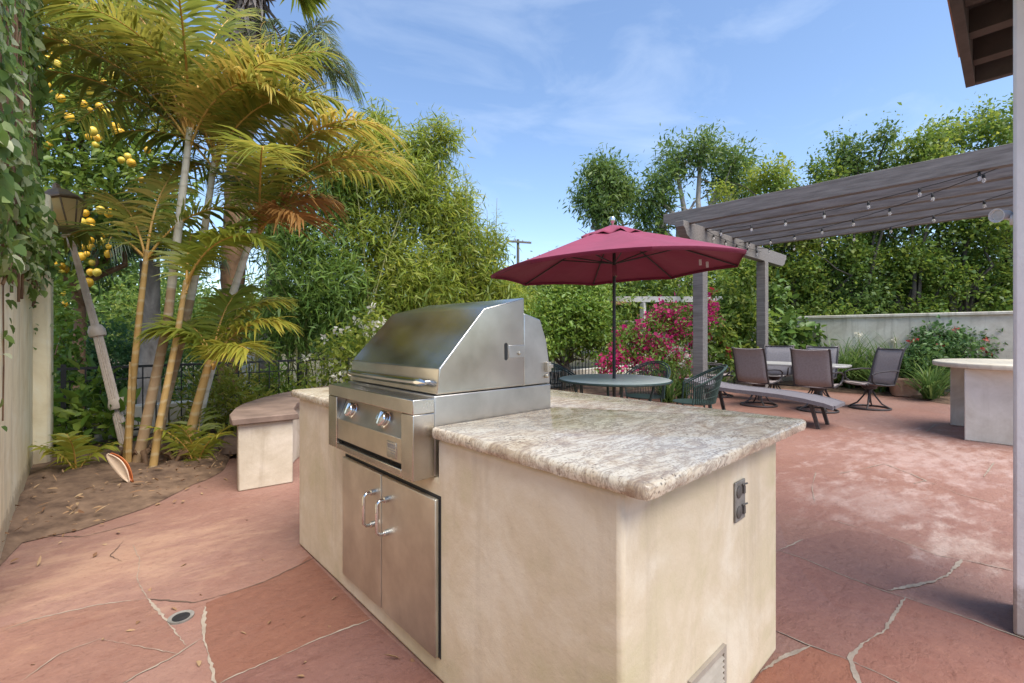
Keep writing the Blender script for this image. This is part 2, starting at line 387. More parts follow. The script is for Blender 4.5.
M['red_flower'] = leaf_mat('red_flower', [(.28, .04, .03), (.40, .09, .06)], .3, .6)
M['white_flower'] = leaf_mat('white_flower', [(.60, .58, .48), (.75, .73, .64)], .3, .6)
M['litter'] = leaf_mat('leaf_litter', [(.16, .08, .04), (.28, .17, .09), (.36, .25, .14)], .1, .8)
M['lemon'] = mottled('lemon_skin', (.72, .38, .02), (.82, .50, .04), 20, .4, bs=.2, bscale=120)
M['lemon_green'] = mottled('lemon_skin_unripe', (.62, .42, .04), (.70, .55, .08), 12, .4)
M['sheath_out'] = mottled('sheath_orange', (.40, .10, .03), (.52, .18, .05), 6, .5)
M['sheath_in'] = mottled('sheath_cream', (.66, .48, .34), (.76, .60, .45), 6, .5)

# ------------------------------------------------------------------ foliage meshes
def nrm(a): return a/np.maximum(np.linalg.norm(a, axis=1, keepdims=True), 1e-9)
def mesh_np(name, V, Fq, mats, parent=None, tone=None, mi=None, smooth=False):
    me = bpy.data.meshes.new(name); V = np.asarray(V, np.float32); Fq = np.asarray(Fq, np.int32)
    nf, k = Fq.shape
    me.vertices.add(len(V)); me.vertices.foreach_set('co', V.ravel())
    me.loops.add(nf*k); me.loops.foreach_set('vertex_index', Fq.ravel())
    me.polygons.add(nf); me.polygons.foreach_set('loop_start', np.arange(nf, dtype=np.int32)*k)
    for m in (mats if isinstance(mats, (list, tuple)) else [mats]): me.materials.append(m)
    if mi is not None: me.polygons.foreach_set('material_index', np.asarray(mi, np.int32))
    if tone is not None:
        a = me.attributes.new('tone', 'FLOAT', 'FACE'); a.data.foreach_set('value', np.asarray(tone, np.float32))
    if smooth: me.polygons.foreach_set('use_smooth', np.ones(nf, bool))
    me.update(calc_edges=True)
    o = bpy.data.objects.new(name, me); col.objects.link(o)
    if parent: o.parent = parent
    return o
def leaf_geo(C, D, Nn, Ln, W, shape='leaf'):
    C = np.asarray(C); n = len(C); D = nrm(D); S = nrm(np.cross(D, Nn)); U = np.cross(S, D)
    Ln = np.broadcast_to(Ln, (n,))[:, None]; W = np.broadcast_to(W, (n,))[:, None]
    if shape == 'quad':
        V = np.stack([C, C+D*Ln*.45+S*W*.5+U*W*.12, C+D*Ln-U*Ln*.08, C+D*Ln*.45-S*W*.5+U*W*.12], 1)
        Fq = np.arange(n*4).reshape(n, 4); per = 1
    elif shape == 'heart':
        k = [(0, 0, .0), (.02, .42, .06), (.35, .5, .10), (.72, .28, .03), (1, 0, -.12), (.72, -.28, .03), (.35, -.5, .10), (.02, -.42, .06)]
        V = np.stack([C+D*Ln*a+S*W*b+U*W*c for a, b, c in k], 1)
        b = np.arange(n)[:, None]*8
        Fq = np.concatenate([b+[0, 1, 2, 3], b+[0, 3, 4, 5], b+[0, 5, 6, 7]], 1).reshape(-1, 4); per = 3
    else:
        V = np.stack([C, C+D*Ln*.3+S*W*.5+U*W*.15, C+D*Ln*.7+S*W*.36+U*W*.06-U*Ln*.03, C+D*Ln-U*Ln*.12,
                      C+D*Ln*.7-S*W*.36+U*W*.06-U*Ln*.03, C+D*Ln*.3-S*W*.5+U*W*.15], 1)
        b = np.arange(n)[:, None]*6
        Fq = np.concatenate([b+[0, 1, 2, 3], b+[0, 3, 4, 5]], 1).reshape(-1, 4); per = 2
    return V.reshape(-1, 3), Fq, per
def rnd(n): return nrm(rng.normal(size=(n, 3)))
def crown_points(blobs, nclump, per, sig, surf=.3):
    B = np.asarray(blobs, float); w = (B[:, 3]*B[:, 4]*B[:, 5])**(2/3); w /= w.sum()
    i = rng.choice(len(B), nclump, p=w); o = rnd(nclump); r = rng.random(nclump)**surf
    c = B[i, :3]+o*B[i, 3:6]*r[:, None]*(.85+.3*rng.random((nclump, 1)))
    C = np.repeat(c, per, 0)+rng.normal(size=(nclump*per, 3))*sig*np.repeat(.6+.8*rng.random((nclump, 1)), per, 0)
    return C, np.repeat(o, per, 0), np.repeat(rng.random(nclump), per)
def foliage(name, blobs, nclump, per, sig, ln, w, mat, parent, droop=.2, out=.6, shape='leaf', surf=.3, tvar=.7, world=True, zmin=None):
    C, O, ct = crown_points(blobs, nclump, per, sig, surf)
    if zmin is not None:
        k = C[:, 2] > zmin; C, O, ct = C[k], O[k], ct[k]
    n = len(C)
    D = O*out+rnd(n)*.9+np.array([0, 0, -droop]); Nn = rnd(n)*.8+O*.5+np.array([0, 0, .7])
    l = ln*(.45+1.25*rng.random(n)**1.8); V, Fq, p = leaf_geo(C, D, Nn, l, l*w*(.8+.4*rng.random(n)), shape)
    t = np.clip(ct*tvar+rng.random(n)*(1-tvar), 0, 1)
    if world and parent: V = V-np.array(wloc(parent))
    return mesh_np(name, V, Fq, mat, parent, np.repeat(t, p))
def limbs(parent, base, tips, r0, mat, name='trunk', fork=.45, n=8, wob=.12, extra=0):
    base = Vector(base); mb = MB(); cen = sum((Vector(t) for t in tips), Vector())/len(tips)
    fk = base.lerp(Vector((base.x*.6+cen.x*.4, base.y*.6+cen.y*.4, cen.z)), fork)
    def wig(a, b, k, s):
        pts = [a.lerp(b, i/k) for i in range(k+1)]
        return [p+Vector(rng.normal(size=3)*s*(0 < i < k)) for i, p in enumerate(pts)]
    p = wig(base, fk, 5, wob*.4*r0*4); mb.tube(p, [r0*(1.25 if i == 0 else 1-.06*i) for i in range(6)], n)
    for t in tips:
        t = Vector(t); p = wig(fk-Vector((0, 0, r0*.5)), t, 5, wob); mb.tube(p, [r0*.62*(1-.14*i) for i in range(6)], 6)
        for e in range(extra):
            a = p[random.choice((2, 3, 4))]; q = a+Vector((random.uniform(-1, 1), random.uniform(-1, 1), random.uniform(.2, 1)))*(t-fk).length*.35
            mb.tube(wig(a, q, 3, wob*.6), [r0*.25, r0*.18, r0*.12, r0*.05], 5)
    return mb.build(name, mat, parent, world=True, recalc=False, smooth=60)
def plant(name, label, cat, base, blobs, mat, nclump, per, sig, ln, w, group=None, trunk=True, tmat=None, r0=.08, crown='foliage', fork=.4, extra=0, wob=.12, **kw):
    t = thing(name, label, cat, base, group=group)
    if trunk: limbs(t, base, [b[:3] for b in blobs], r0, tmat or M['trunk_dark'], fork=fork, extra=extra, wob=wob)
    foliage(crown, blobs, nclump, per, sig, ln, w, mat, t, **kw)
    return t

# ================================================================== SETTING
def sheet(name, poly, z, mat, kind='structure'):
    mb = MB(); mb.add([(x, y, z) for x, y in poly], [tuple(range(len(poly)))])
    return tag(mb.build(name, mat, smooth=0, recalc=False), kind=kind)
sheet('ground', [(-500, -500), (500, -500), (500, 500), (-500, 500)], -.06, M['ground'])
sheet('patio', [(-2.6, -6), (13.6, -6), (13.6, 6.9), (-2.6, 6.9)], 0, M['stone'])

def bed(name, edge, back, rows=14, h=.06):
    """soil between an edge polyline and a back polyline with the same number of points"""
    n = len(edge); V = []; F_ = []
    for i in range(n):
        for j in range(rows+1):
            t = j/rows; x = edge[i][0]*(1-t)+back[i][0]*t; y = edge[i][1]*(1-t)+back[i][1]*t
            k = min(1, t*5)
            V.append((x, y, .005+k*(h+random.uniform(-.018, .022))))
    for i in range(n-1):
        for j in range(rows):
            a = i*(rows+1)+j; F_.append((a, a+rows+1, a+rows+2, a+1))
    mb = MB(); mb.add(V, F_); return tag(mb.build(name, M['soil'], smooth=80), kind='structure')
def resample(pts, step, jit=0.0):
    out = []
    for a, b in zip(pts[:-1], pts[1:]):
        a = Vector(a); b = Vector(b); k = max(1, int((b-a).length/step))
        for i in range(k): out.append(a.lerp(b, i/k))
    out.append(Vector(pts[-1]))
    for i in range(1, len(out)-1): out[i] = out[i]+Vector((random.uniform(-jit, jit), random.uniform(-jit, jit), 0))
    return out
e = resample([(-.34, 3.75, 0)]+[tuple(G(*p)) for p in ((19, 545), (83, 530), (120, 517), (157, 503), (195, 485), (228, 468))]+[(1.15, 5.9, 0), (2.6, 6.2, 0), (8, 6.1, 0), (11.6, 5.4, 0)], .12, .02)
bk = []
for i, p in enumerate(e):
    t = i/(len(e)-1); bk.append((-.36+ (13.7)*t, 7.3))
bed('planting_bed', [(p.x, p.y) for p in e], bk)
e2 = resample([(11.6, 5.4, 0), (12.0, 4.2, 0), (12.25, 2, 0), (12.2, 1.4, 0), (11.6, .9, 0), (11.2, 0, 0), (11.2, -2, 0)], .15, .03)
bed('border_bed', [(p.x, p.y) for p in e2], [(13.5, 6.9-9.0*i/(len(e2)-1)) for i in range(len(e2))], 8)

# single flagstones whose own colour differs from their neighbours
def flagstone_slab(px, mat, z):
    pts = [G(*p) for p in px]; mb = MB(); mb.add([(p.x, p.y, z) for p in pts], [tuple(range(len(pts)))])
    tag(mb.build('flagstone', mat, smooth=0, recalc=False), kind='structure')
for k_, (tint, px) in enumerate((
    ((.80, .66, .58), [(309, 556), (298, 566), (265, 582), (232, 593), (206, 603), (203, 636), (211, 665), (216, 688), (232, 678), (280, 657), (325, 637), (371, 620)]),
    ((.72, .64, .66), [(371, 620), (325, 637), (280, 657), (232, 678), (205, 692), (200, 730), (470, 730), (440, 683)]),
    ((.90, .84, .80), [(147, 599), (99, 605), (33, 620), (-30, 634), (-30, 720), (80, 705), (137, 676), (178, 655), (186, 646), (178, 636), (166, 620)]),
    ((.94, .84, .84), [(779, 551), (806, 560), (843, 576), (888, 592), (905, 598), (884, 632), (862, 645), (849, 661), (806, 645), (777, 632), (740, 600)]),
    ((1.0, .82, .76), [(905, 598), (960, 616), (1080, 662), (1080, 730), (862, 730), (859, 683), (849, 659), (862, 645), (884, 632)]),
    ((.88, .85, .88), [(803, 540), (843, 530), (880, 534), (938, 556), (962, 560), (955, 568), (934, 582), (888, 591), (843, 576), (806, 560), (779, 551)]),
    ((1.04, .80, .66), [(810, 647), (849, 661), (859, 683), (860, 730), (720, 730), (760, 674), (781, 659)]))):
    flagstone_slab(px, flagstone('sandstone_tone', tint), .0012+.0002*k_)
# mortar joints and cracks between the flagstones, laid where they run on the ground
zlay = [.0030]
def joint(px, w0, mat='mortar', name='mortar_joint', fade=True):
    w = w0*.72
    pts = resample([tuple(G(*p)) for p in px], .018, .0035)
    n = len(pts); V = []; ph = random.uniform(0, 9)
    for i, p in enumerate(pts):
        t = (pts[min(i+1, n-1)]-pts[max(i-1, 0)]).normalized(); s = Vector((-t.y, t.x, 0))
        ww = w*(.62+.38*math.sin(i*.19+ph)*math.sin(i*.055+ph)+random.uniform(-.22, .28))
        if fade: ww *= min(1, .25+min(i, n-1-i)/6)
        V += [p+s*ww/2+Vector((0, 0, zlay[0])), p-s*ww*.5+Vector((0, 0, zlay[0]))]
    zlay[0] += .00012
    mb = MB(); mb.add(V, [(2*i, 2*i+1, 2*i+3, 2*i+2) for i in range(n-1)])
    tag(mb.build(name, M[mat], smooth=0), kind='structure')
joint([(5, 630), (33, 620), (99, 605), (147, 599)], .012)
joint([(147, 599), (195, 603), (232, 593), (265, 582), (298, 566), (318, 556)], .014, 'crack', 'crack')
joint([(147, 599), (166, 620), (178, 636), (186, 646)], .020)
joint([(205, 607), (203, 636), (211, 665), (216, 690)], .024)
joint([(203, 638), (178, 655), (137, 676), (112, 690)], .013)
joint([(371, 620), (325, 637), (280, 657), (232, 678), (205, 692)], .013)
joint([(37, 536), (83, 537), (112, 530), (145, 521)], .014, 'crack', 'crack')
joint([(124, 541), (110, 556), (122, 562)], .008, 'crack', 'crack')
joint([(147, 599), (137, 580), (140, 560), (133, 545)], .007)
joint([(779, 551), (806, 560), (843, 576), (888, 593), (905, 598), (960, 616), (1025, 640), (1080, 662)], .013)
joint([(888, 591), (934, 582), (947, 576), (955, 568), (962, 560)], .035)
joint([(962, 560), (938, 556), (880, 534), (830, 520)], .008)
joint([(905, 598), (884, 632), (862, 645), (849, 659), (859, 683), (862, 700)], .026)
joint([(777, 632), (806, 645), (849, 661), (897, 683), (930, 698)], .010)
joint([(810, 647), (795, 653), (781, 659), (760, 674)], .022)
joint([(803, 540), (779, 551)], .018)
joint([(816, 472), (812, 488), (815, 503)], .009)
joint([(884, 464), (908, 473), (926, 481), (913, 484)], .022)
joint([(884, 464), (860, 470), (838, 474)], .012)
joint([(994, 463), (984, 477)], .026)
joint([(936, 424), (926, 432)], .03)
joint([(1000, 505), (960, 495), (926, 481)], .009)
joint([(962, 560), (1030, 575)], .012)
joint([(20, 683), (60, 655), (99, 640), (178, 655)], .006)

# leaf litter and small debris on bed and stones
n = 1080; lx = []; 
for i in range(n):
    if i < 1050: q = e[random.randrange(0, 64)]; dd = abs(random.gauss(.0, .75)); lx.append((q.x+random.uniform(-.15, .3), q.y+dd-.06, .012 if dd < .1 else .085))
    else:
        q = G(random.uniform(20, 420), random.uniform(480, 680)); lx.append((q.x, q.y, .006))
Cc = np.array(lx); Dd = rnd(n); Dd[:, 2] *= .35; Nn = rnd(n)*.5+[0, 0, 1]
V, Fq, p = leaf_geo(Cc, Dd, Nn, .025+.06*rng.random(n)**2, .008+.014*rng.random(n))
tag(mesh_np('leaf_litter', V, Fq, M['litter'], None, np.repeat(rng.random(n), p)), kind='stuff')

t = thing('drain_cover', 'small round floor drain cover set in the red flagstone', 'drain', G(181, 618))
MB().lathe([(.034, .004), (.050, .008), (.050, .0), ], 28).build('rim', M['plastic_grey'], t)
mb = MB(); mb.lathe([(.0, .0065), (.034, .0065), (.034, .002)], 28); mb.build('grate', M['dark'], t)

# ================================================================== GRILL ISLAND
isl = thing('kitchen_island', 'cream stucco barbecue island with granite countertop and steel cabinet doors', 'kitchen island', (1.5, 1.8, 0))
mb = MB()
mb.prism([(.648, 0), (.648, .894), (1.45, .894), (1.45, .742), (2.255, .742), (2.255, .894), (2.95, .894), (2.95, 0)], .965, 2.06, 'yz')
mb.build('base', M['stucco'], isl, True, bevel=.016, seg=3)
MB().box((1.66, 1.452, .743), (2.055, 2.253, .893)).build('rear_panel', M['stucco'], isl, True)

def slab(outline, z0, z1, rnd_=.012, jit=.0018, step=.022, corner=.025):
    o2 = []
    k = len(outline)
    for i in range(k):                                    # round the corners
        a, b, c = (Vector((*outline[(i+d) % k], 0)) for d in (-1, 0, 1))
        u = (a-b).normalized(); v = (c-b).normalized()
        for s in range(5):
            q = s/4; o2.append(b+u*corner*(1-q)**2+v*corner*q**2)
    pts = []
    for i in range(len(o2)):
        a, b = o2[i], o2[(i+1) % len(o2)]; m = max(1, int((b-a).length/step))
        for j in range(m): pts.append(a.lerp(b, j/m))
    n = len(pts); area = sum(pts[i].x*pts[(i+1) % n].y-pts[(i+1) % n].x*pts[i].y for i in range(n))
    nr = []
    for i in range(n):
        t = (pts[(i+1) % n]-pts[i-1]).normalized(); nr.append(Vector((t.y, -t.x, 0))*(1 if area > 0 else -1))
    prof = [(-rnd_*1.1, z0), (-rnd_*.3, z0+.003), (0, z0+(z1-z0)*.35), (0, z1-rnd_), (-rnd_*.3, z1-rnd_*.35), (-rnd_, z1)]
    V = []
    for r_, (off, z) in enumerate(prof):
        for i in range(n):
            j = random.uniform(-jit, jit)*(r_ in (1, 2, 3, 4))
            q = pts[i]+nr[i]*(off+j); V.append((q.x, q.y, z+(random.uniform(-jit, jit)*.6 if r_ in (1, 2, 3) else 0)))
    F_ = [(r_*n+i, r_*n+(i+1) % n, (r_+1)*n+(i+1) % n, (r_+1)*n+i) for r_ in range(len(prof)-1) for i in range(n)]
    F_ += [tuple(reversed(range(n))), tuple((len(prof)-1)*n+i for i in range(n))]
    return MB().add(V, F_)
slab([(.940, .562), (2.14, .562), (2.14, 3.03), (.940, 3.03), (.940, 2.268), (1.625, 2.268), (1.625, 1.462), (.940, 1.462)], .895, .937).build('countertop', M['granite'], isl, True, smooth=45)

MB().box((.9625, 1.424, .088), (.972, 2.262, .684)).build('door_gap_shade', M['black'], isl, True)  # black sheet standing for the shade in the gaps round the doors
for y0, y1, hy in ((1.432, 1.846, 1.79), (1.853, 2.256, 1.912)):
    d = MB().box((.944, y0, .094), (.9615, y1, .674)).build('door', M['steel_door'], isl, True, bevel=.004)
    hb = MB(); hx = .895
    hb.tube([(.944, hy, .445), (hx+.012, hy, .445), (hx, hy, .457), (hx, hy, .573), (hx+.012, hy, .585), (.944, hy, .585)], .0075, 10)
    for z in (.445, .585): hb.lathe([(.013, 0), (.013, .018), (.0085, .021)], 14, (.944, hy, z), (-1, 0, 0))
    hb.build('handle', M['chrome'], d, True)
# weatherproof outlet on the short side
ob = MB().box((1.628, .640, .635), (1.714, .6475, .773)).build('outlet', M['plastic_grey'], isl, True, bevel=.004)
for z in (.668, .738):
    fl = MB().lathe([(.021, 0), (.021, .003), (.017, .005), (0, .005)], 18, (1.655, .640, z), (0, -1, 0))
    fl.box((1.684, .633, z-.012), (1.698, .640, z+.014)); fl.tube([(1.676, .636, z+.020), (1.703, .630, z+.022)], .003, 6)
    fl.build('socket_cover', M['socket'], ob, True)
vf = MB()
vx0, vx1, vz0, vz1 = 1.30, 1.545, .055, .265
for a, b in (((vx0, vz0), (vx1, vz0+.018)), ((vx0, vz1-.018), (vx1, vz1)), ((vx0, vz0+.018), (vx0+.018, vz1-.018)), ((vx1-.018, vz0+.018), (vx1, vz1-.018))):
    vf.box((a[0], .636, a[1]), (b[0], .647, b[1]))
vo = vf.build('vent', M['vent_metal'], isl, True)
ls = MB()
for i in range(9):
    z = vz0+.026+i*.0185; ls.add([(vx0+.018, .644, z+.009), (vx1-.018, .644, z+.009), (vx1-.018, .634, z), (vx0+.018, .634, z), (vx0+.018, .646, z+.007), (vx1-.018, .646, z+.007), (vx1-.018, .637, z-.002), (vx0+.018, .637, z-.002)],
          [(0, 1, 2, 3), (7, 6, 5, 4), (3, 2, 6, 7), (0, 4, 5, 1)])
ls.build('louvre', M['vent_metal'], vo, True, smooth=0)
MB().box((vx0+.018, .6465, vz0+.018), (vx1-.018, .6475, vz1-.018)).build('grille_back', M['black'], vo, True)

# ------------------------------------------------------------------ the gas grill
gr = thing('gas_grill', 'stainless steel built-in gas grill with closed hood and two round knobs', 'grill', (1.25, 1.86, .745))
Y0, Y1 = 1.470, 2.250
MB().box((.968, Y0+.003, .745), (1.612, Y1-.003, 1.046)).build('firebox', M['steel_x'], gr, True, bevel=.004)
hood = MB().prism([(.978, 1.050), (.990, 1.148), (1.210, 1.384), (1.440, 1.441), (1.440, 1.050)], Y0+.004, Y1-.004).build('hood', M['steel'], gr, True, bevel=.005, seg=3)
hd = MB(); hp = []
for i in range(21):
    s = i/20; hp.append((.950-.012*math.sin(PI*s), 1.505+s*.70, 1.094))
hd.tube(hp, [.006]+[.016]*19+[.006], 14)
for y in (1.535, 2.175): hd.tube([(.985, y, 1.094), (.948, y, 1.094)], .009, 10)
hd.build('handle', M['chrome'], hood, True)
sl = MB(); sl.prism([(1.330+.0095*math.cos(a), 1.205+(.028 if math.sin(a) > 0 else -.028)+.0095*math.sin(a)) for a in [2*PI*i/16 for i in range(16)]], Y0+.0030, Y0+.010)
sl.build('rotisserie_slot', M['black'], hood, True)
MB().box((1.345, Y0+.0015, 1.176), (1.438, Y0+.008, 1.232)).build('side_tab', M['steel_x'], hood, True, bevel=.002)
MB().lathe([(.008, 0), (.008, .006), (.004, .009), (0, .009)], 12, (1.405, Y0+.002, 1.196), (0, -1, 0)).build('bolt', M['steel_matte'], hood, True)
MB().prism([(1.441, 1.050), (1.441, 1.373), (1.548, 1.346), (1.588, 1.250), (1.610, 1.135), (1.612, 1.050)], Y0+.008, Y1-.008).build('rear_shell', M['steel_x'], gr, True, bevel=.005)
br = MB().box((1.575, Y0-.012, 1.105), (1.600, Y0+.009, 1.150)).box((1.586, Y0-.014, 1.122), (1.612, Y0-.004, 1.140))
br.lathe([(.010, 0), (.010, .014), (.006, .017)], 12, (1.582, Y0+.008, 1.086), (0, -1, 0)); br.build('spit_bracket', M['steel_matte'], gr, True, bevel=.002)
# control panel: frame round a recessed sloping fascia
cp = MB(); xa, xb = .874, .967
cp.box((xa, Y0, .986), (xb, Y1, 1.040)); cp.box((xa, 2.156, .745), (xb, Y1, .985)); cp.box((xa, Y0, .745), (xb, 1.555, .985)); cp.box((xa, 1.556, .745), (xb, 2.155, .772))
cpo = cp.build('control_panel', M['steel'], gr, True, bevel=.003)
fa = MB().prism([(.930, .9845), (.889, .890), (.881, .884), (.881, .790), (.93, .786), (.950, .9845)], 1.5565, 2.1545).build('fascia', M['steel_matte'], cpo, True, bevel=.002)
MB().box((.905, 1.557, .7725), (.960, 2.154, .7855)).build('tray_gap', M['black'], cpo, True)
nx = Vector((-.0945, 0, .041)).normalized()
for y in (2.045, 1.735):
    c = Vector((.9085, y, .931)); kb = MB()
    kb.lathe([(.036, 0), (.036, .005), (.031, .009)], 28, c, nx); bz = kb.build('knob', M['chrome'], gr, True)
    k2 = MB(); k2.lathe([(.024, .008), (.030, .014), (.033, .020), (.033, .026), (.028, .032), (.0, .036)], 28, c, nx)
    a = c+nx*.034; k2.bar(a+Vector((0, 0, -.0)), a+nx*.006, .007, .05); k2.build('knob_grip', M['chrome'], bz, True)
bd = MB().box((.8775, 1.598, .800), (.8812, 1.672, .862)).build('badge', M['chrome'], cpo, True, bevel=.0012)
b2 = MB().box((.8768, 1.606, .838), (.8777, 1.664, .854)).box((.8768, 1.606, .8285), (.8777, 1.650, .8315)).box((.8768, 1.606, .8185), (.8777, 1.640, .8215)); b2.build('emblem', M['plastic_grey'], bd, True)

# ------------------------------------------------------------------ curved seat wall behind the island
sw = thing('seat_wall', 'low curved cream stucco bench wall with red stone cap', 'bench', (3.1, 4.0, 0))
def arc(r0, r1, a0, a1, z0, z1, n=26, jit=0, parent=None):
    V = []; F_ = []
    for i in range(n+1):
        a = R(a0+(a1-a0)*i/n)
        for r_, z in ((r0, z0), (r1, z0), (r1, z1), (r0, z1)):
            rr = r_+random.uniform(-jit, jit); V.append((rr*math.cos(a), rr*math.sin(a), z))
    for i in range(n):
        b = i*4
        for k in range(4): F_.append((b+k, b+(k+1) % 4, b+4+(k+1) % 4, b+4+k))
    F_ += [(3, 2, 1, 0), (n*4, n*4+1, n*4+2, n*4+3)]
    return MB().add(V, F_)
arc(1.78, 2.19, 173.0, 84, 0, .545).build('base', M['bench_stucco'], sw, bevel=.01)
arc(1.74, 2.24, 174.2, 83, .546, .600, jit=.008).build('cap_stone', M['cap'], sw, bevel=.008)
sk = thing('stone_stump', 'loose fieldstone lying against the far end of the seat wall', 'stone', (1.2, 5.55, .06))
s_ = MB(); s_.lathe([(.0, -.02), (.16, -.01), (.19, .07), (.12, .16), (0, .18)], 9); s_.v = [(x*random.uniform(.85, 1.15), y*random.uniform(.85, 1.2), z) for x, y, z in s_.v]; s_.build('rock', M['cap'], sk, bevel=.01)

# ================================================================== WALLS, HOUSE, FENCES
gw = thing('garden_wall', 'tall cream stucco garden wall on the left with rough end pier', 'wall', (-.45, 4.2, 0))
MB().box((-.62, 3.3, 0), (-.34, 6.25, 2.30)).build('wall_panel', M['wall_stucco'], gw, True, bevel=.01)
MB().box((-2.6, 3.02, 0), (-.34, 3.298, 2.30)).box((-2.6, -5, 0), (-2.32, 3.018, 2.30)).build('bounce_return', M['wall_stucco'], gw, True, bevel=.01)  # unseen wall run, added to bounce cream light onto the grill and doors
MB().box((-.66, 6.252, 0), (-.22, 6.80, 2.62)).build('pier', M['wall_stucco'], gw, True, bevel=.03)
bw = thing('boundary_wall', 'grey streaked stucco boundary wall behind the dining set', 'wall', (13.45, 2, 0))
MB().box((13.35, -4, 0), (13.6, 4.9, 1.66)).build('wall_panel', M['grey_stucco'], bw, True)
MB().box((13.31, -4, 1.662), (13.64, 4.94, 1.73)).build('coping', M['grey_stucco'], bw, True, bevel=.012)

ho = thing('house', 'pale house corner with dark overhanging eave on the right', 'house', (3.6, -1.5, 0))
MB().box((2.905, -.42, 0), (3.23, .0, 2.93)).build('wall', M['house'], ho, True, bevel=.012)
ev = MB().box((.6, -.9, 3.075), (4.27, .165, 3.11)).build('eave', M['eave'], ho, True)  # left stretch is out of view, added to shade the island's short side
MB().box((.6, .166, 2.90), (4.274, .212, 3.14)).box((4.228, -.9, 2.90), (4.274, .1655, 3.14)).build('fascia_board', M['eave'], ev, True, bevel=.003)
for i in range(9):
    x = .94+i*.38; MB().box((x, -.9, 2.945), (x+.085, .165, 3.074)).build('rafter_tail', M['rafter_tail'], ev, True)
MB().prism([(.25, 3.141), (-.9, 3.28), (-.9, 3.34), (.25, 3.20)], .55, 4.33, 'yz').build('roof', M['copper_tile'], ho, True)  # lengthened along with the eave, out of view, for the same shade

fl = thing('flood_light', 'small round outdoor flood light mounted under the pergola by the house corner', 'light', (3.1, .0, 1.80))
fl.scale = (.68, .68, .68)
fh = MB(); ax = Vector((-.75, .5, -.12)).normalized(); c = Vector((-.02, .052, .035))
fh.lathe([(.018, -.07), (.028, -.05), (.034, .0), (.045, .035), (.047, .045), (.043, .046), (.036, .03)], 20, c, ax); fh.build('housing', M['white'], fl)
MB().lathe([(.036, .031), (.0, .036)], 20, c, ax).build('lens', M['bulb'], fl)
MB().tube([(-.0, .001, .0), (-.0, .03, .012), c-ax*.05], .010, 8).lathe([(.035, 0), (.035, .012), (.03, .015)], 16, (0, .001, 0), (0, 1, 0)).build('bracket', M['white'], fl)

ir = thing('iron_fence', 'black wrought iron fence running along the back of the planting bed', 'fence', (5, 7.0, 0))
for z, a, b in ((.90, .045, .028), (.16, .03, .02), (.76, .02, .014)): MB().bar((-.2, 7, z), (12.5, 7, z), a, b).build('rail', M['dark'], ir, True)
pk = MB(); x = -.1
while x < 12.4: pk.bar((x, 7.0, .165), (x, 7.0, .888), .013); x += .125
pk.build('picket', M['dark'], ir, True); 
x = 0
while x < 4.0:
    scs = MB()
    for sg in (-1, 1): scs.ring((x+.06*sg, 6.992, .23), .045, .005, 14, 5, ax=(Vector((1, 0, 0)), Vector((0, 0, 1))))
    scs.build('scroll', M['dark'], ir, True); x += .5
for x in (-.15, 2.3, 4.75, 7.2, 9.65, 12.3):
    MB().box((x-.022, 6.978, -.05), (x+.022, 7.022, .95)).build('post', M['dark'], ir, True)
ck = thing('garden_kerb', 'low pale stucco kerb under the black iron fence', 'kerb', (5, 7.3, 0))
MB().box((-.2, 7.08, -.06), (12.6, 7.30, .42)).build('kerb_wall', M['pale_stucco'], ck, True, bevel=.01)

x, y = P(238, 9.6)
pf = thing('picket_fence', 'white painted picket fence panel seen between the palm stems', 'fence', (x, y, 0), R(-38))
mb = MB()
for i in range(9): mb.box((-.42+i*.10, -.012, .0), (-.35+i*.10, .012, 1.02+.02*(i % 2)))
mb.build('pickets', M['white'], pf); [MB().box((-.45, .013, z), (.55, .04, z+.08)).build('rail', M['white'], pf) for z in (.25, .80)]

x, y = P(518, 42)
up = thing('utility_pole', 'distant wooden utility pole with a crossarm above the treetops', 'utility pole', (x, y, -.06))
MB().tube([(0, 0, 0), (0, 0, 9.9)], [.17, .12], 10).build('pole', M['pole_wood'], up)
a = RIGHT*1.1+FWD*.9
MB().bar(Vector((0, -.15, 9.55))-a, Vector((0, -.15, 9.75))+a, .14, .16).build('crossarm', M['pole_wood'], up)
ib = MB()
for s in (-.85, -.3, .3, .85): ib.lathe([(.05, 0), (.07, .08), (.03, .2), (0, .22)], 8, Vector((0, -.15, 9.7))+a*s)
ib.build('insulator', M['insulator'], up)

x, y = P(643, 15)
ab = thing('garden_arbor', 'pale timber arbor with tile edge far behind the red flowering shrub', 'arbor', (x, y, 0))
for s in (0, 2.3):
    q = RIGHT*s; MB().box((q.x-.07, q.y-.07, 0), (q.x+.07, q.y+.07, 2.30)).build('post', M['post'], ab)
MB().bar(RIGHT*-1.9+Vector((0, 0, 2.40)), RIGHT*2.6+Vector((0, 0, 2.40)), .14, .18).build('beam', M['post'], ab)
MB().bar(RIGHT*-2.0-FWD*.25+Vector((0, 0, 2.30)), RIGHT*-.5-FWD*.25+Vector((0, 0, 2.24)), .25, .09).build('tile_edge', M['copper_tile'], ab)

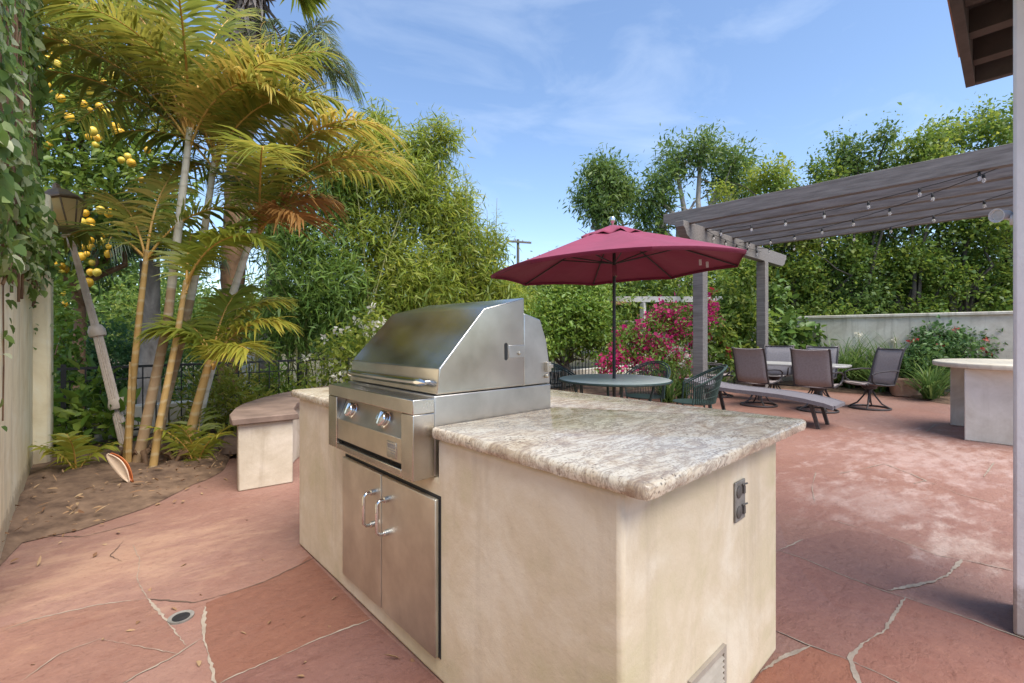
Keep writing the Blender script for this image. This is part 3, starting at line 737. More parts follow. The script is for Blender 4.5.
# ================================================================== PERGOLA
pg = thing('pergola', 'large grey painted timber pergola with open rafters over the dining set', 'pergola', (9.5, 1.8, 0))
for px_, py_ in ((8.19, 3.84), (11.25, 3.84), (8.19, -.55), (11.25, -.55)):
    MB().box((px_-.095, py_-.095, 0), (px_+.095, py_+.095, 2.905)).build('post', M['pergola'], pg, True, bevel=.008)
for yb in (3.84, -.55):
    MB().prism([(7.42, 3.20), (7.42, 3.10), (7.48, 3.06), (7.54, 2.97), (7.68, 2.91), (12.35, 2.91), (12.50, 2.97), (12.55, 3.06), (12.63, 3.10), (12.63, 3.20)], yb-.075, yb+.075).build('beam', M['pergola'], pg, True, bevel=.006)
for i in range(6):
    x = 7.66+.6*i
    MB().prism([(-.95, 3.41), (-.95, 3.31), (-.80, 3.175), (4.02, 3.175), (4.24, 3.27), (4.24, 3.41)], x-.055, x+.055, 'yz').build('rafter', M['pergola'], pg, True, bevel=.005)
st = thing('string_lights', 'black string light wire with clear bulbs hanging under the pergola rafters', 'string lights', (8.5, 2, 3.1))
wr = MB(); bulbs = []
def strand(a, b, n, sag, ph=.5):
    a = Vector(a); b = Vector(b)
    f = lambda s: a.lerp(b, s)-Vector((0, 0, sag*4*s*(1-s)))
    wr.tube([f(i/24) for i in range(25)], .005, 5)
    for i in range(n): bulbs.append(f((i+ph)/n))
strand((7.62, .0, 3.20), (8.25, 3.74, 3.13), 7, .10)
strand((7.62, .0, 3.20), (9.70, 3.74, 3.12), 8, .16)
strand((8.9, .0, 3.14), (10.7, 3.74, 3.12), 7, .14)
strand((8.25, 3.74, 3.13), (10.9, 3.74, 3.08), 5, .04)
wr.build('wire', M['dark'], st, True)
for p in bulbs:
    b = MB(); b.lathe([(0, -.105), (.013, -.10), (.021, -.082), (.018, -.065), (.011, -.05)], 12, p); bo = b.build('bulb', M['bulb'], st, True)
    MB().lathe([(.016, -.052), (.017, -.02), (.010, -.005), (.005, .0)], 10, p).build('socket', M['dark'], bo, True)

# ================================================================== STONE-TOPPED BAR
ba = thing('garden_bar', 'pale stone bar counter on two slab supports beside the house', 'bar counter', (8.4, .3, 0))
MB().box((7.80, -.6, 0), (8.0, .40, .865)).build('support', M['pale_stucco'], ba, True, bevel=.01)
MB().box((8.95, -.6, 0), (9.15, .60, .865)).build('support', M['pale_stucco'], ba, True, bevel=.01)
ol = [(7.60, -.6), (9.5, -.6)]+[(8.55+.92*math.cos(a), .05+.70*math.sin(a)) for a in [PI*i/20 for i in range(21)]]
slab(ol, .868, .93, .014, .001, .05, .01).build('bar_top', mottled('bar_stone', (.56, .50, .39), (.68, .62, .51), 6, .5, bs=.1), ba, True, smooth=45)

# ================================================================== PARASOL, ROUND TABLE, IRON CHAIRS
TC = Vector((4.75, 3.30, 0))
rt = thing('round_table', 'round frosted green patio table holding the parasol pole', 'table', TC)
MB().lathe([(.035, .715), (.62, .715), (.66, .722), (.662, .735), (.63, .742), (.035, .738)], 48).build('tabletop', M['glass_top'], rt)
MB().ring((0, 0, .722), .665, .014, 48, 8).build('rim', M['green_iron'], rt)
for k in range(4):
    a = R(45+90*k); c, s = math.cos(a), math.sin(a)
    MB().tube([(c*.50, s*.50, .71), (c*.44, s*.44, .5), (c*.40, s*.40, .25), (c*.48, s*.48, .0)], .016, 8).build('leg', M['green_iron'], rt)
um = thing('patio_umbrella', 'maroon market umbrella open over the round table', 'umbrella', TC)
tilt = Matrix.Translation((0, 0, 2.2)) @ Matrix.Rotation(R(-2.6), 4, FWD) @ Matrix.Translation((0, 0, -2.2))        # leans a little to the left
MB().lathe([(.0, 0), (.24, 0), (.24, .05), (.06, .09), (.045, .28), (.03, .3)], 28).build('umbrella_base', M['dark'], um)
pm = MB().tube([(0, 0, .28), (0, 0, 2.52)], .020, 14); pol = pm.build('pole', M['dark'], um)
cm = MB().lathe([(.028, 1.98), (.030, 2.10), (.022, 2.12)], 14); cm.xf(tilt); cm.build('collar', M['chrome'], pol)
NR = 8; RU = 1.51; a_off = math.atan2(-FWD.y, -FWD.x)
def canopy_pt(a, s):                    # s 0 centre .. 1 edge
    seg = (a-a_off) % (2*PI/NR); half = PI/NR; k = math.cos(half)/math.cos(seg-half)
    r = RU*s*k
    z = 2.56-.50*s**1.12-.035*math.sin(PI*s)*(1-abs(seg-half)/half)-.02*(1-((seg-half)/half)**2)*s*s*-1
    return Vector((r*math.cos(a), r*math.sin(a), z))
V = []; F_ = []; na, ns = 72, 12
for i in range(na):
    for j in range(ns+1): V.append(canopy_pt(a_off+2*PI*i/na, .03+.97*j/ns))
for i in range(na):                      # the short valance hem
    p = V[i*(ns+1)+ns]; V.append(p+Vector((-p.x*.008, -p.y*.008, -.035)))
for i in range(na):
    k = (i+1) % na
    for j in range(ns): F_.append((i*(ns+1)+j, k*(ns+1)+j, k*(ns+1)+j+1, i*(ns+1)+j+1))
    F_.append((i*(ns+1)+ns, k*(ns+1)+ns, na*(ns+1)+k, na*(ns+1)+i))
cm = MB().add(V, F_); cm.xf(tilt); can = cm.build('canopy', M['canopy'], um, smooth=35, recalc=False)
so = can.modifiers.new('solid', 'SOLIDIFY'); so.thickness = .004
V = []; F_ = []
for i in range(na):
    a = a_off+2*PI*i/na
    for j, s in enumerate((.02, .12, .22, .26)):
        p = canopy_pt(a, s); V.append(p+Vector((0, 0, .045-.010*j+(.016*math.cos(12*(a-a_off)) if j > 1 else 0))))
for i in range(na):
    k = (i+1) % na
    for j in range(3): F_.append((i*4+j, k*4+j, k*4+j+1, i*4+j+1))
vm = MB().add(V, F_); vm.xf(tilt); vt = vm.build('vent_flap', M['canopy'], can, smooth=60, recalc=False)
so = vt.modifiers.new('solid', 'SOLIDIFY'); so.thickness = .004
fm = MB().lathe([(.014, 2.56), (.016, 2.62), (.034, 2.645), (.040, 2.675), (.030, 2.70), (.0, 2.712)], 16); fm.xf(tilt); fm.build('finial', M['chrome'], um)
for k in range(NR):
    a = a_off+2*PI*k/NR; rb = MB()
    rb.tube([canopy_pt(a, s)-Vector((0, 0, .022)) for s in (.03, .25, .5, .75, .985)], .009, 6)
    rb.tube([(math.cos(a)*.03, math.sin(a)*.03, 2.14), canopy_pt(a, .52)-Vector((0, 0, .03))], .008, 6); rb.xf(tilt); rb.build('rib', M['dark'], um)
tm = MB()
for s in (0, .06): 
    p = canopy_pt(a_off+2*PI*2.0/NR+.08, .74+s); tm.box(p+Vector((-.012, -.012, -.12)), p+Vector((.012, .012, -.05)))
tm.xf(tilt); tm.build('tie_strap', M['white'], um)

def iron_chair(label):
    t = thing('iron_chair', label, 'chair', group='green iron chairs round the parasol table')
    MB().lathe([(0, .415), (.22, .42), (.25, .43), (.25, .437), (0, .43)], 28).build('seat', M['green_iron'], t)
    for k in range(4):
        a = R(45+90*k); c, s = math.cos(a), math.sin(a)
        MB().tube([(c*.23, s*.23, .425), (c*.25, s*.25, .22), (c*.29, s*.29, 0)], .012, 7).build('leg', M['green_iron'], t)
    fr = MB()
    hz = lambda q: .63+.24*math.cos(q*PI/2)**1.3
    for rr, dz in ((.30, 0), (.325, .022)):
        pts = [Vector(((rr+.06*math.cos(q*PI/2))*-math.cos(q*1.75), rr*1.02*math.sin(q*1.75), hz(q)+dz)) for q in [-1+2*i/28 for i in range(29)]]
        pts = [Vector((pts[0].x+.02, pts[0].y, .43))]+pts+[Vector((pts[-1].x+.02, pts[-1].y, .43))]
        fr.tube(pts, .010, 7)
    fr.build('back_hoop', M['green_iron'], t)
    bk_ = MB(); top = [(q, hz(q)) for q in [-.97+1.94*i/40 for i in range(41)]]
    for q, z in top:
        c, s = -math.cos(q*1.75), math.sin(q*1.75); k = .06*math.cos(q*PI/2)
        bk_.tube([(c*.25, s*.255, .435), (c*(.27+k*.5), s*.28, (.435+z)/2), (c*(.30+k), s*.306, z)], .0055, 4, cap=False)
    for f in (.25, .5, .75):
        bk_.tube([(-math.cos(q*1.75)*(.25+(.05+.06*math.cos(q*PI/2))*f), math.sin(q*1.75)*(.255+.05*f), .435+(z-.435)*f) for q, z in top], .0035, 4)
    bk_.build('back_mesh', M['green_iron'], t)
    return t
c0 = iron_chair('green iron chair behind the round table toward the red flowers')
c0.location = (5.62, 3.42, 0); c0.rotation_euler.z = R(183)
c1 = copy_tree(c0); c1['label'] = 'green iron chair half hidden behind the grill hood'; c1.location = (4.72, 4.12, 0); c1.rotation_euler.z = R(-95)
c2 = copy_tree(c0); c2['label'] = 'green iron chair nearest the chaise, pulled out from the round table'; c2.location = (5.62, 2.72, 0); c2.rotation_euler.z = R(128)

# ================================================================== DINING SET UNDER THE PERGOLA
dt = thing('dining_table', 'long grey topped dining table amid the sling chairs', 'table', (9.72, 2.84, 0))
ol = [(.43*math.copysign(abs(math.cos(a))**.5, math.cos(a)), .93*math.copysign(abs(math.sin(a))**.5, math.sin(a))) for a in [2*PI*i/48 for i in range(48)]]
MB().prism(ol, .70, .735, 'xy').build('tabletop', M['table_top'], dt, bevel=.008)
for sy in (-.55, .55):
    for sx in (-1, 1):
        MB().tube([(sx*.22, sy, .70), (sx*.12, sy, .50), (sx*.14, sy*.98, .25), (sx*.30, sy*1.1, .015)], .018, 8).build('leg', M['bronze'], dt)
mb = MB(); mb.tube([(0, -.55, .32), (0, .55, .32)], .014, 8)
for sy in (-.55, .55): mb.tube([(-.13, sy, .32), (.13, sy, .32)], .012, 8)
mb.build('stretcher', M['bronze'], dt)

def sling_chair(label, fab):
    t = thing('sling_chair', label, 'chair', group='swivel sling chairs round the dining table')
    def sheet_(prof, hw):
        V = []; m_ = 8
        for x, z in prof:
            for j in range(m_+1):
                q = -1+2*j/m_; V.append((x, q*hw, z-.018*(1-q*q)))
        n_ = len(prof); F_ = [(i*(m_+1)+j, i*(m_+1)+j+1, (i+1)*(m_+1)+j+1, (i+1)*(m_+1)+j) for i in range(n_-1) for j in range(m_)]
        return MB().add(V, F_)
    seat = [(.27, .435), (.24, .455), (.1, .44), (-.08, .42), (-.20, .425)]
    back = [(-.20, .44), (-.245, .56), (-.28, .72), (-.32, .88), (-.37, 1.02), (-.395, 1.04)]
    for nm, pr in (('seat', seat), ('backrest', back)):
        o = sheet_(pr, .262).build(nm, fab, t, smooth=70); so = o.modifiers.new('solid', 'SOLIDIFY'); so.thickness = .012
    fr = MB()
    for s in (-1, 1):
        fr.tube([(x, s*.275, z) for x, z in seat], .015, 8); fr.tube([(x, s*.275, z) for x, z in [(-.20, .425)]+back], .015, 8)
    for x, z in ((.24, .43), (-.20, .425), (-.372, 1.018)): fr.tube([(x, -.275, z), (x, .275, z)], .012, 8)
    fr.build('frame', M['bronze'], t)
    for s in (-1, 1):
        MB().tube([(-.265, s*.285, .66), (-.1, s*.315, .665), (.10, s*.32, .645), (.20, s*.315, .60), (.19, s*.30, .50), (.12, s*.278, .44)], .014, 8).build('armrest', M['bronze'], t)
    b = MB(); b.lathe([(.0, .27), (.045, .27), (.045, .33), (.10, .345), (.12, .40), (0, .40)], 16)
    for k in range(4):
        a = R(45+90*k); c, s_ = math.cos(a), math.sin(a)
        b.tube([(c*.035, s_*.035, .32), (c*.08, s_*.08, .22), (c*.17, s_*.17, .09), (c*.285, s_*.285, .022)], .013, 7)
    b.tube([(0, 0, .27), (0, 0, .10)], .02, 8)
    b.build('swivel_base', M['bronze'], t)
    MB().ring((0, 0, .016), .29, .016, 36, 8).build('base_ring', M['bronze'], t)
    return t
s0 = sling_chair('sling chair with its back to us nearest the grey pergola post', M['fabric_taupe']); s0.location = (8.9, 3.10, 0); s0.rotation_euler.z = R(-8)
def again(src, label, x, y, rz, grey=False):
    c = copy_tree(src); c['label'] = label; c.location = (x, y, 0); c.rotation_euler.z = R(rz)
    if grey:
        for ch in children(c):
            if ch.name.split('.')[0] in ('seat', 'backrest'):
                ch.data = ch.data.copy(); ch.data.materials[0] = M['fabric_chair']
    return c
again(s0, 'sling chair with its back to us just past the end of the chaise', 9.0, 2.22, -2)
again(s0, 'sling chair on the far side of the table in front of the thin post', 10.55, 3.38, 183, True)
again(s0, 'sling chair on the far side of the table before the streaked wall', 10.55, 2.62, 178, True)
again(s0, 'sling chair turned sideways at the right end of the table near the clay pot', 9.94, 1.68, 138)
again(s0, 'tan sling chair at the left end of the table peeking past the thick post', 9.62, 4.15, -62)

# ------------------------------------------------------------------ chaise longue
ch = thing('chaise_lounge', 'low wavy grey sling chaise lounge set in front of the dining chairs', 'chaise lounge', (7.5, 2.4, 0))
prof = [(1.60, .330), (1.70, .360), (1.95, .40), (2.25, .428), (2.55, .44), (2.85, .445), (3.15, .465), (3.4, .50), (3.64, .555)]
pp = [(y, z) for y, z in prof]+[(y, z-.035) for y, z in reversed(prof)]
MB().prism(pp, 7.24, 7.76, 'yz').build('sling', M['fabric_grey'], ch, True, smooth=50)
fr = MB()
for x in (7.215, 7.785): fr.prism([(y, z+.004) for y, z in prof]+[(y, z-.05) for y, z in reversed(prof)], x-.022, x+.022, 'yz')
fr.box((7.24, 1.58, .295), (7.76, 1.61, .335)); fr.build('frame', M['fabric_grey'], ch, True, smooth=50)
for y in (1.84, 3.28):
    for x in (7.27, 7.73):
        z = .36 if y < 2 else .44
        MB().bar((x, y+.04, z), (x, y-.06, .0), .05, .04).build('leg', M['bronze'], ch, True)
MB().bar((7.25, 1.86, .30), (7.75, 1.86, .30), .04).build('crossbar', M['bronze'], ch, True)
MB().bar((7.25, 3.30, .36), (7.75, 3.30, .36), .04).build('crossbar', M['bronze'], ch, True)

# ------------------------------------------------------------------ clay pot, palm sheath, lantern post
x, y = P(905, 9.55)
po = thing('clay_planter', 'square rounded terracotta planter standing among the strap leaved plants', 'planter', (x, y, 0), R(20))
def sq(h, z, k=5): return [(h*math.copysign(abs(math.cos(a))**(2/k), math.cos(a)), h*math.copysign(abs(math.sin(a))**(2/k), math.sin(a)), z) for a in [2*PI*i/40 for i in range(40)]]
V = []; pr = [(.22, 0), (.26, .02), (.30, .34), (.315, .345), (.315, .385), (.28, .385), (.27, .30)]
for h, z in pr: V += sq(h*.85, z)
F_ = [(r_*40+i, r_*40+(i+1) % 40, (r_+1)*40+(i+1) % 40, (r_+1)*40+i) for r_ in range(len(pr)-1) for i in range(40)]
MB().add(V, F_+[tuple(reversed(range(40)))]).build('pot', M['terracotta'], po, recalc=False)
MB().add(sq(.235, .31), [tuple(range(40))]).build('potting_soil', M['soil'], po, recalc=False)

g = G(117, 492)
ps = thing('palm_sheath', 'fallen orange palm sheath with pale inside lying on the soil', 'palm sheath', (g.x, g.y, .07), math.atan2(RIGHT.y, RIGHT.x))
V = []; nn = 16
for i in range(nn+1):
    s = i/nn; w = .048*math.sin(PI*min(1, s*1.02))**.7+.004; x_ = -.08+.18*s; z_ = .24-.24*s+.025*math.sin(PI*s)
    for j in range(7):
        q = -1+2*j/6; V.append((x_+w*q*.9, -.012*(1-q*q)*-1.2, z_+w*q*.35))
F_ = [(i*7+j, i*7+j+1, (i+1)*7+j+1, (i+1)*7+j) for i in range(nn) for j in range(6)]
o = MB().add(V, F_).build('inner_face', M['sheath_in'], ps, smooth=80, recalc=False)
V2 = [(x_*1.0+(.018 if 1 else 0), y_+.012, z_+.004) for x_, y_, z_ in V]
mb = MB().add(V2, F_); mb.add([(v[0]-.0, v[1]-.010, v[2]) for v in V2], [])
o2 = mb.build('outer_husk', M['sheath_out'], ps, smooth=80, recalc=False)
for o_ in (o, o2): so = o_.modifiers.new('solid', 'SOLIDIFY'); so.thickness = .007

d0 = 5.0
b0 = P3(126, 0, d0); b0.z = 0.05
lp = thing('lamp_post', 'leaning fluted lamp post with amber glass lantern beside the garden wall', 'lamp post', b0)
q = [b0, P3(118, 405, d0), P3(97, 332, d0), P3(72, 243, d0), P3(69, 232, d0)]
def flute(mb, a, b, r0, r1, n=16):
    a = Vector(a); b = Vector(b); Z = (b-a).normalized(); X = Z.orthogonal().normalized(); Y = Z.cross(X); V = []
    for c, r_ in ((a, r0), (b, r1)):
        for j in range(n*2):
            rr = r_*(1 if j % 2 else .84); V.append(c+(X*math.cos(PI*j/n)+Y*math.sin(PI*j/n))*rr)
    m = n*2; mb.add(V, [(j, (j+1) % m, m+(j+1) % m, m+j) for j in range(m)]+[tuple(reversed(range(m))), tuple(range(m, 2*m))])
mb = MB(); flute(mb, q[0], q[2], .050, .043); flute(mb, q[2], q[3], .037, .027)
axl = (q[3]-q[2]).normalized()
mb.lathe([(.066, -.05), (.076, -.03), (.076, .02), (.062, .05), (.055, .07)], 20, q[2], axl)
mb.lathe([(.076, -.04), (.088, 0), (.076, .05), (.068, .07)], 20, q[1], (q[2]-q[1]))
mb.lathe([(.042, -.04), (.060, -.02), (.060, .01), (.045, .03), (.050, .06), (.072, .085), (.03, .10)], 20, q[3], axl)
mb.build('post', M['lamp_post'], lp, True, smooth=30)
tp = q[4]+axl*.03; LX = axl.orthogonal().normalized(); LY = axl.cross(LX)
gl = MB(); gl.lathe([(.085, .015), (.185, .29)], 8, tp, axl); lo = gl.build('lantern', M['amber'], lp, True, smooth=0)
cg = MB(); cg.lathe([(.03, -.02), (.10, -.01), (.105, .012), (.088, .016)], 8, tp, axl); cg.lathe([(.19, .285), (.215, .295), (.21, .315), (.10, .42), (.04, .45), (.03, .50), (0, .53)], 8, tp, axl)
for k in range(8):
    a = 2*PI*k/8; dv = LX*math.cos(a)+LY*math.sin(a); cg.tube([tp+dv*.088+axl*.015, tp+dv*.19+axl*.29], .008, 6)
cg.build('lantern_frame', M['copper'], lp, True, smooth=25)

# ================================================================== PALMS
def frond_geo(base, az, el, ln, droop, ll=.42, nl=52, hang=.5, wid=.027, twist=0.0, start=.16, vee=.35):
    """returns rachis points, leaflet verts, quads and tones"""
    base = Vector(base); dh = Vector((math.cos(az), math.sin(az), 0))
    k = 16; pts = []; p = base.copy(); ang = el
    for i in range(k+1):
        pts.append(p.copy()); s = i/k
        ang = el-droop*(s**1.4); p = p+(dh*math.cos(ang)+Vector((0, 0, math.sin(ang))))*(ln/k)
    V = []; Q = []; T = []; ft = random.random()
    side0 = dh.cross(Vector((0, 0, 1)))
    for sgn in (-1, 1):
        for j in range(nl):
            s = start+(1-start)*(j+random.uniform(-.3, .3))/nl; s = min(.995, max(start, s))
            i = min(k-1, int(s*k)); f = s*k-i; q = pts[i].lerp(pts[i+1], f); t = (pts[i+1]-pts[i]).normalized()
            up = side0.cross(t).normalized(); sd = (side0*math.cos(twist)+up*math.sin(twist))
            u = (s-start)/(1-start); L_ = ll*(.45+.75*math.sin(PI*min(1, u*.85+.12))**.8)*random.uniform(.82, 1.1)
            fw = .35+.75*u; d = (sd*sgn+t*fw+up*vee+Vector(rng.normal(size=3)*.16)).normalized()
            w = wid*(.75+.5*math.sin(PI*u))*random.uniform(.8, 1.15); b = len(V); a = q; hd = hang*random.uniform(.6, 1.4)
            wn = d.cross(up*1.0+sd*sgn*.3).normalized()
            for m_, (ws, st) in enumerate(((.5, 0), (1, .33), (.8, .67), (.05, 1))):
                c = a+d*(L_*st)-Vector((0, 0, hd*L_*st*st)); V += [c+wn*w*ws*.5, c-wn*w*ws*.5]
            tt = min(1, max(0, ft*.5+random.random()*.5+.15*(random.random() < .1)))
            for m_ in range(3): Q.append((b+2*m_, b+2*m_+1, b+2*m_+3, b+2*m_+2)); T.append(tt)
    return pts, V, Q, T
def add_frond(parent, base, az, el, ln, droop, leaf, rach, r=.014, **kw):
    pts, V, Q, T = frond_geo(base, az, el, ln, droop, **kw)
    mb = MB(); mb.tube(pts, [r*(1-.8*i/16) for i in range(17)], 6, cap=False)
    nv = len(mb.v); V = mb.v+[tuple(v) for v in V]; off = np.array(wloc(parent))
    Fq = [f for f in mb.f]+[tuple(i+nv for i in q) for q in Q]
    return mesh_np('frond', np.array(V)-off, Fq, [rach, leaf], parent, [.5]*len(mb.f)+T, [0]*len(mb.f)+[1]*len(Q), smooth=True)

AZ_R = math.atan2(RIGHT.y, RIGHT.x); AZ_F = math.atan2(FWD.y, FWD.x)
def palm(label, pts, radii, mats, fronds, group='cane palms rising from one clump', leaf=None, **kw):
    base = Vector(pts[0]); t = thing('palm_tree', label, 'palm', base, group=group)
    mb = MB(); ps_ = []; rs = []
    for i in range(len(pts)-1):
        for j in range(6): ps_.append(Vector(pts[i]).lerp(Vector(pts[i+1]), j/6)); rs.append(radii[i]+(radii[i+1]-radii[i])*j/6)
    ps_.append(Vector(pts[-1])); rs.append(radii[-1])
    mb.tube(ps_, rs, 12); o = mb.build('trunk', mats if isinstance(mats, list) else [mats], t, True, smooth=60, recalc=False)
    if isinstance(mats, list):
        h0 = Vector(pts[0]).z; h1 = Vector(pts[-1]).z
        o.data.polygons.foreach_set('material_index', [int((p.center.z+base.z-h0)/(h1-h0) > .52) for p in o.data.polygons])
    top = Vector(pts[-1])
    for (az, el, ln, dr, *lf) in fronds:
        b = top-Vector((0, 0, random.uniform(0, .22)))
        add_frond(t, b, az, el, ln, dr, lf[0] if lf else (leaf or M['lf_palm']), M['rachis'], **kw)
    return t
def fr_(lst):        # (degrees in the picture plane from screen-right toward away, elevation, length, droop)
    return [(AZ_R+R(a), R(e_), l, R(d), *m) for a, e_, l, d, *m in lst]
dP = 4.55
LG, LD = M['lf_palm_green'], M['lf_palm_dead']
DG = leaf_mat('palm_leaf_grey', [(.20, .17, .14), (.32, .28, .24), (.42, .38, .33)], .2, .8)
pA = [P3(126, 470, 4.5), P3(133, 380, 4.5), P3(140, 310, 4.5), P3(147, 250, 4.5)]
palm('slim orange caned palm, leftmost of the clump by the leaning lamp', pA, [.036, .030, .027, .022], M['cane_orange'],
     fr_([(170, 42, 1.1, 75), (150, 65, 1.4, 80), (20, 62, 1.2, 85), (95, 78, 1.5, 60)]), ll=.36)
pB = [P3(136, 472, 4.45), P3(152, 395, 4.5), P3(167, 325, 4.55), P3(180, 215, 4.6), P3(190, 128, 4.65)]
palm('palm stem turning pale grey and tallest of the clump', pB, [.050, .043, .040, .036, .027], [M['cane_red'], M['cane_pale']],
     fr_([(178, 62, 2.4, 85), (172, 78, 2.5, 85), (190, 52, 2.2, 70), (150, 80, 2.4, 75), (140, 70, 1.9, 90, DG), (200, 80, 2.2, 70), (160, 40, 2.0, 70), (205, 75, 2.3, 110), (120, 70, 2.2, 85), (60, 80, 1.9, 70), (20, 76, 1.6, 95), (230, 68, 1.9, 100), (300, 60, 1.9, 100), (345, 65, 1.3, 110), (90, 82, 2.4, 50), (165, 70, 2.6, 75), (185, 86, 2.5, 75), (155, 56, 1.8, 85), (210, 60, 1.7, 90)]), ll=.50)
pC = [P3(150, 472, 4.7), P3(166, 400, 4.75), P3(184, 330, 4.8), P3(203, 240, 4.85), P3(216, 150, 4.9)]
palm('red brown palm stem leaning right in the middle of the clump', pC, [.050, .043, .040, .036, .027], [M['cane_red'], M['cane_pale']],
     fr_([(0, 70, 1.5, 100), (8, 80, 1.8, 85), (100, 66, 1.8, 85, DG), (175, 82, 2.3, 70), (30, 70, 1.7, 90), (330, 76, 1.5, 100), (180, 70, 2.2, 95), (140, 60, 2.1, 85), (90, 78, 2.3, 60), (260, 70, 1.8, 105), (210, 52, 1.9, 85), (45, 82, 2.0, 70), (350, 60, 1.4, 95), (160, 78, 2.3, 70)]), ll=.48)
pD = [P3(188, 466, 4.9), P3(205, 392, 4.95), P3(226, 315, 5.0), P3(243, 262, 5.0), P3(259, 215, 5.0)]
palm('pale palm stem leaning far right with red orange drying frond', pD, [.046, .042, .039, .036, .026], M['cane_pale'],
     fr_([(5, 58, 1.9, 95), (20, 66, 2.0, 90), (170, 78, 2.0, 80), (345, 68, 2.0, 110), (40, 62, 2.0, 85), (175, 60, 1.6, 95), (90, 80, 2.0, 60), (300, 50, 1.5, 90), (12, 45, .8, 60, LD), (335, 30, .7, 70, LD), (130, 62, 1.8, 80), (355, 78, 1.7, 95), (200, 66, 1.6, 95)]), ll=.46)
pE = [P3(182, 468, 4.6), P3(196, 410, 4.6), P3(213, 348, 4.6)]
palm('short palm with split orange leaf stalks beside the bench wall', pE, [.05, .042, .03], M['cane_orange'],
     fr_([(165, 74, .75, 90, LG), (205, 70, .62, 95, LG), (10, 62, .85, 85, LG), (35, 72, .95, 80, LG), (330, 48, .7, 80, LG), (90, 76, 1.0, 60, LG)]), ll=.34)
pF = [P3(152, 474, 4.25), P3(160, 420, 4.3), P3(178, 330, 4.4), P3(186, 280, 4.4)]
palm('orange palm cane between the red brown stems', pF, [.034, .029, .026, .02], M['cane_orange'],
     fr_([(350, 62, 1.0, 95, LG), (60, 75, 1.2, 75, LG), (120, 70, 1.1, 70, LG)]), ll=.34)
def sucker(label, base, n, ln, mat, el=(35, 80), ll=.26, cat='young palm', grp=None):
    t = thing('young_palm', label, cat, base, group=grp)
    for i in range(n):
        a = 2*PI*i/n+random.uniform(-.3, .3)
        add_frond(t, Vector(base), a, R(random.uniform(*el)), ln*random.uniform(.8, 1.15), R(60), mat, M['rachis'], r=.009, ll=ll, nl=13, wid=.026)
    return t
sucker('yellow green palm seedling at the foot of the garden wall', P3(76, 474, 4.2), 4, .45, LG, (60, 88), .2)
sucker('leafy young palm spreading low in front of the bench wall', P3(196, 470, 4.5), 6, .62, LG, (62, 88), .24)
sp = thing('palm_shoot', 'thin unopened orange palm shoot standing left in the clump', 'palm shoot', P3(128, 470, 4.4))
MB().tube([P3(128, 470, 4.4), P3(129, 420, 4.4), P3(130, 362, 4.4)], [.03, .024, .006], 8).build('shoot', M['cane_orange'], sp, True)
hp = thing('palm_roots', 'dark knobbly root mound at the base of the palm clump', 'roots', P3(155, 478, 4.45))
for i in range(26):
    rb = MB(); a = random.uniform(0, 2*PI); b = P3(random.uniform(125, 198), 474, random.uniform(4.35, 4.75)); b.z = .16
    rb.tube([b, b+Vector((math.cos(a)*.06, math.sin(a)*.06, -.03)), b+Vector((math.cos(a)*.13, math.sin(a)*.13, -.16))], [.028, .024, .012], 6)
    rb.build('root', M['trunk_brown'], hp, True, smooth=60)

# taller palms beyond the fence
def big_palm(label, base, top, r0, r1, mat, fronds, leaf, grp=None, **kw):
    t = thing('palm_tree', label, 'palm', base, group=grp); mb = MB(); base = Vector(base); top = Vector(top)
    pts = [base.lerp(top, i/40) for i in range(41)]
    mb.tube(pts, [(r0+(r1-r0)*i/40)*(1.0+.05*(i % 2)+random.uniform(-.02, .02)) for i in range(41)], 14)
    mb.build('trunk', mat, t, True, smooth=50, recalc=False)
    for (az, el, ln, dr) in fronds: add_frond(t, top, az, el, ln, dr, leaf, M['rachis'], r=.022, **kw)
    return t
bq = P3(266, 0, 9.6); bq.z = -.05; tq = P3(292, 78, 9.8)
big_palm('queen palm with grey trunk and drooping dusty green fronds above the cane palms', bq, tq, .20, .14, M['trunk_grey'],
    [(AZ_R+R(a), R(e_), l, R(d)) for a, e_, l, d in ((0, 70, 1.6, 150), (25, 60, 1.7, 140), (-30, 72, 1.7, 150), (60, 75, 1.6, 140), (100, 70, 1.7, 140), (180, 65, 1.7, 140), (215, 70, 1.7, 140), (270, 65, 1.7, 150), (320, 50, 1.5, 120), (10, 40, 1.4, 110), (150, 50, 1.6, 120), (-10, 85, 1.6, 90))],
    M['lf_queen'], ll=.52, nl=60, hang=.8, wid=.02, vee=.5)
bf = P3(226, 0, 8.6); bf.z = -.05; tf = P3(251, -60, 8.9)
fp = thing('fan_palm', 'tall fan palm with fibrous brown trunk and grey skirt of dead leaves', 'palm', bf)
mb = MB(); pts = [bf.lerp(tf, i/50) for i in range(51)]
mb.tube(pts, [.19+.03*math.sin(i*.9)*.3+random.uniform(-.012, .012)+(.02 if i % 3 else 0) for i in range(51)], 14); mb.build('trunk', M['trunk_brown'], fp, True, smooth=40, recalc=False)
n = 900; zz = rng.random(n)**.8; aa = rng.random(n)*2*PI
C = np.array([tuple(bf.lerp(tf, .66+.36*z)) for z in zz]); C[:, 0] += np.cos(aa)*(.17+.35*np.maximum(0, zz-.72)); C[:, 1] += np.sin(aa)*(.17+.35*np.maximum(0, zz-.72))
D = np.stack([np.cos(aa)*.25, np.sin(aa)*.25, -np.ones(n)], 1)+rng.normal(size=(n, 3))*.25
V, Fq, p = leaf_geo(C, D, np.stack([np.cos(aa), np.sin(aa), np.zeros(n)], 1), .25+.45*rng.random(n), .05+.06*rng.random(n))
mesh_np('dead_leaf_skirt', V-np.array(bf), Fq, leaf_mat('dead_skirt', [(.13, .10, .085), (.24, .20, .175), (.34, .29, .26)], .1, .8), fp, np.repeat(rng.random(n), p))
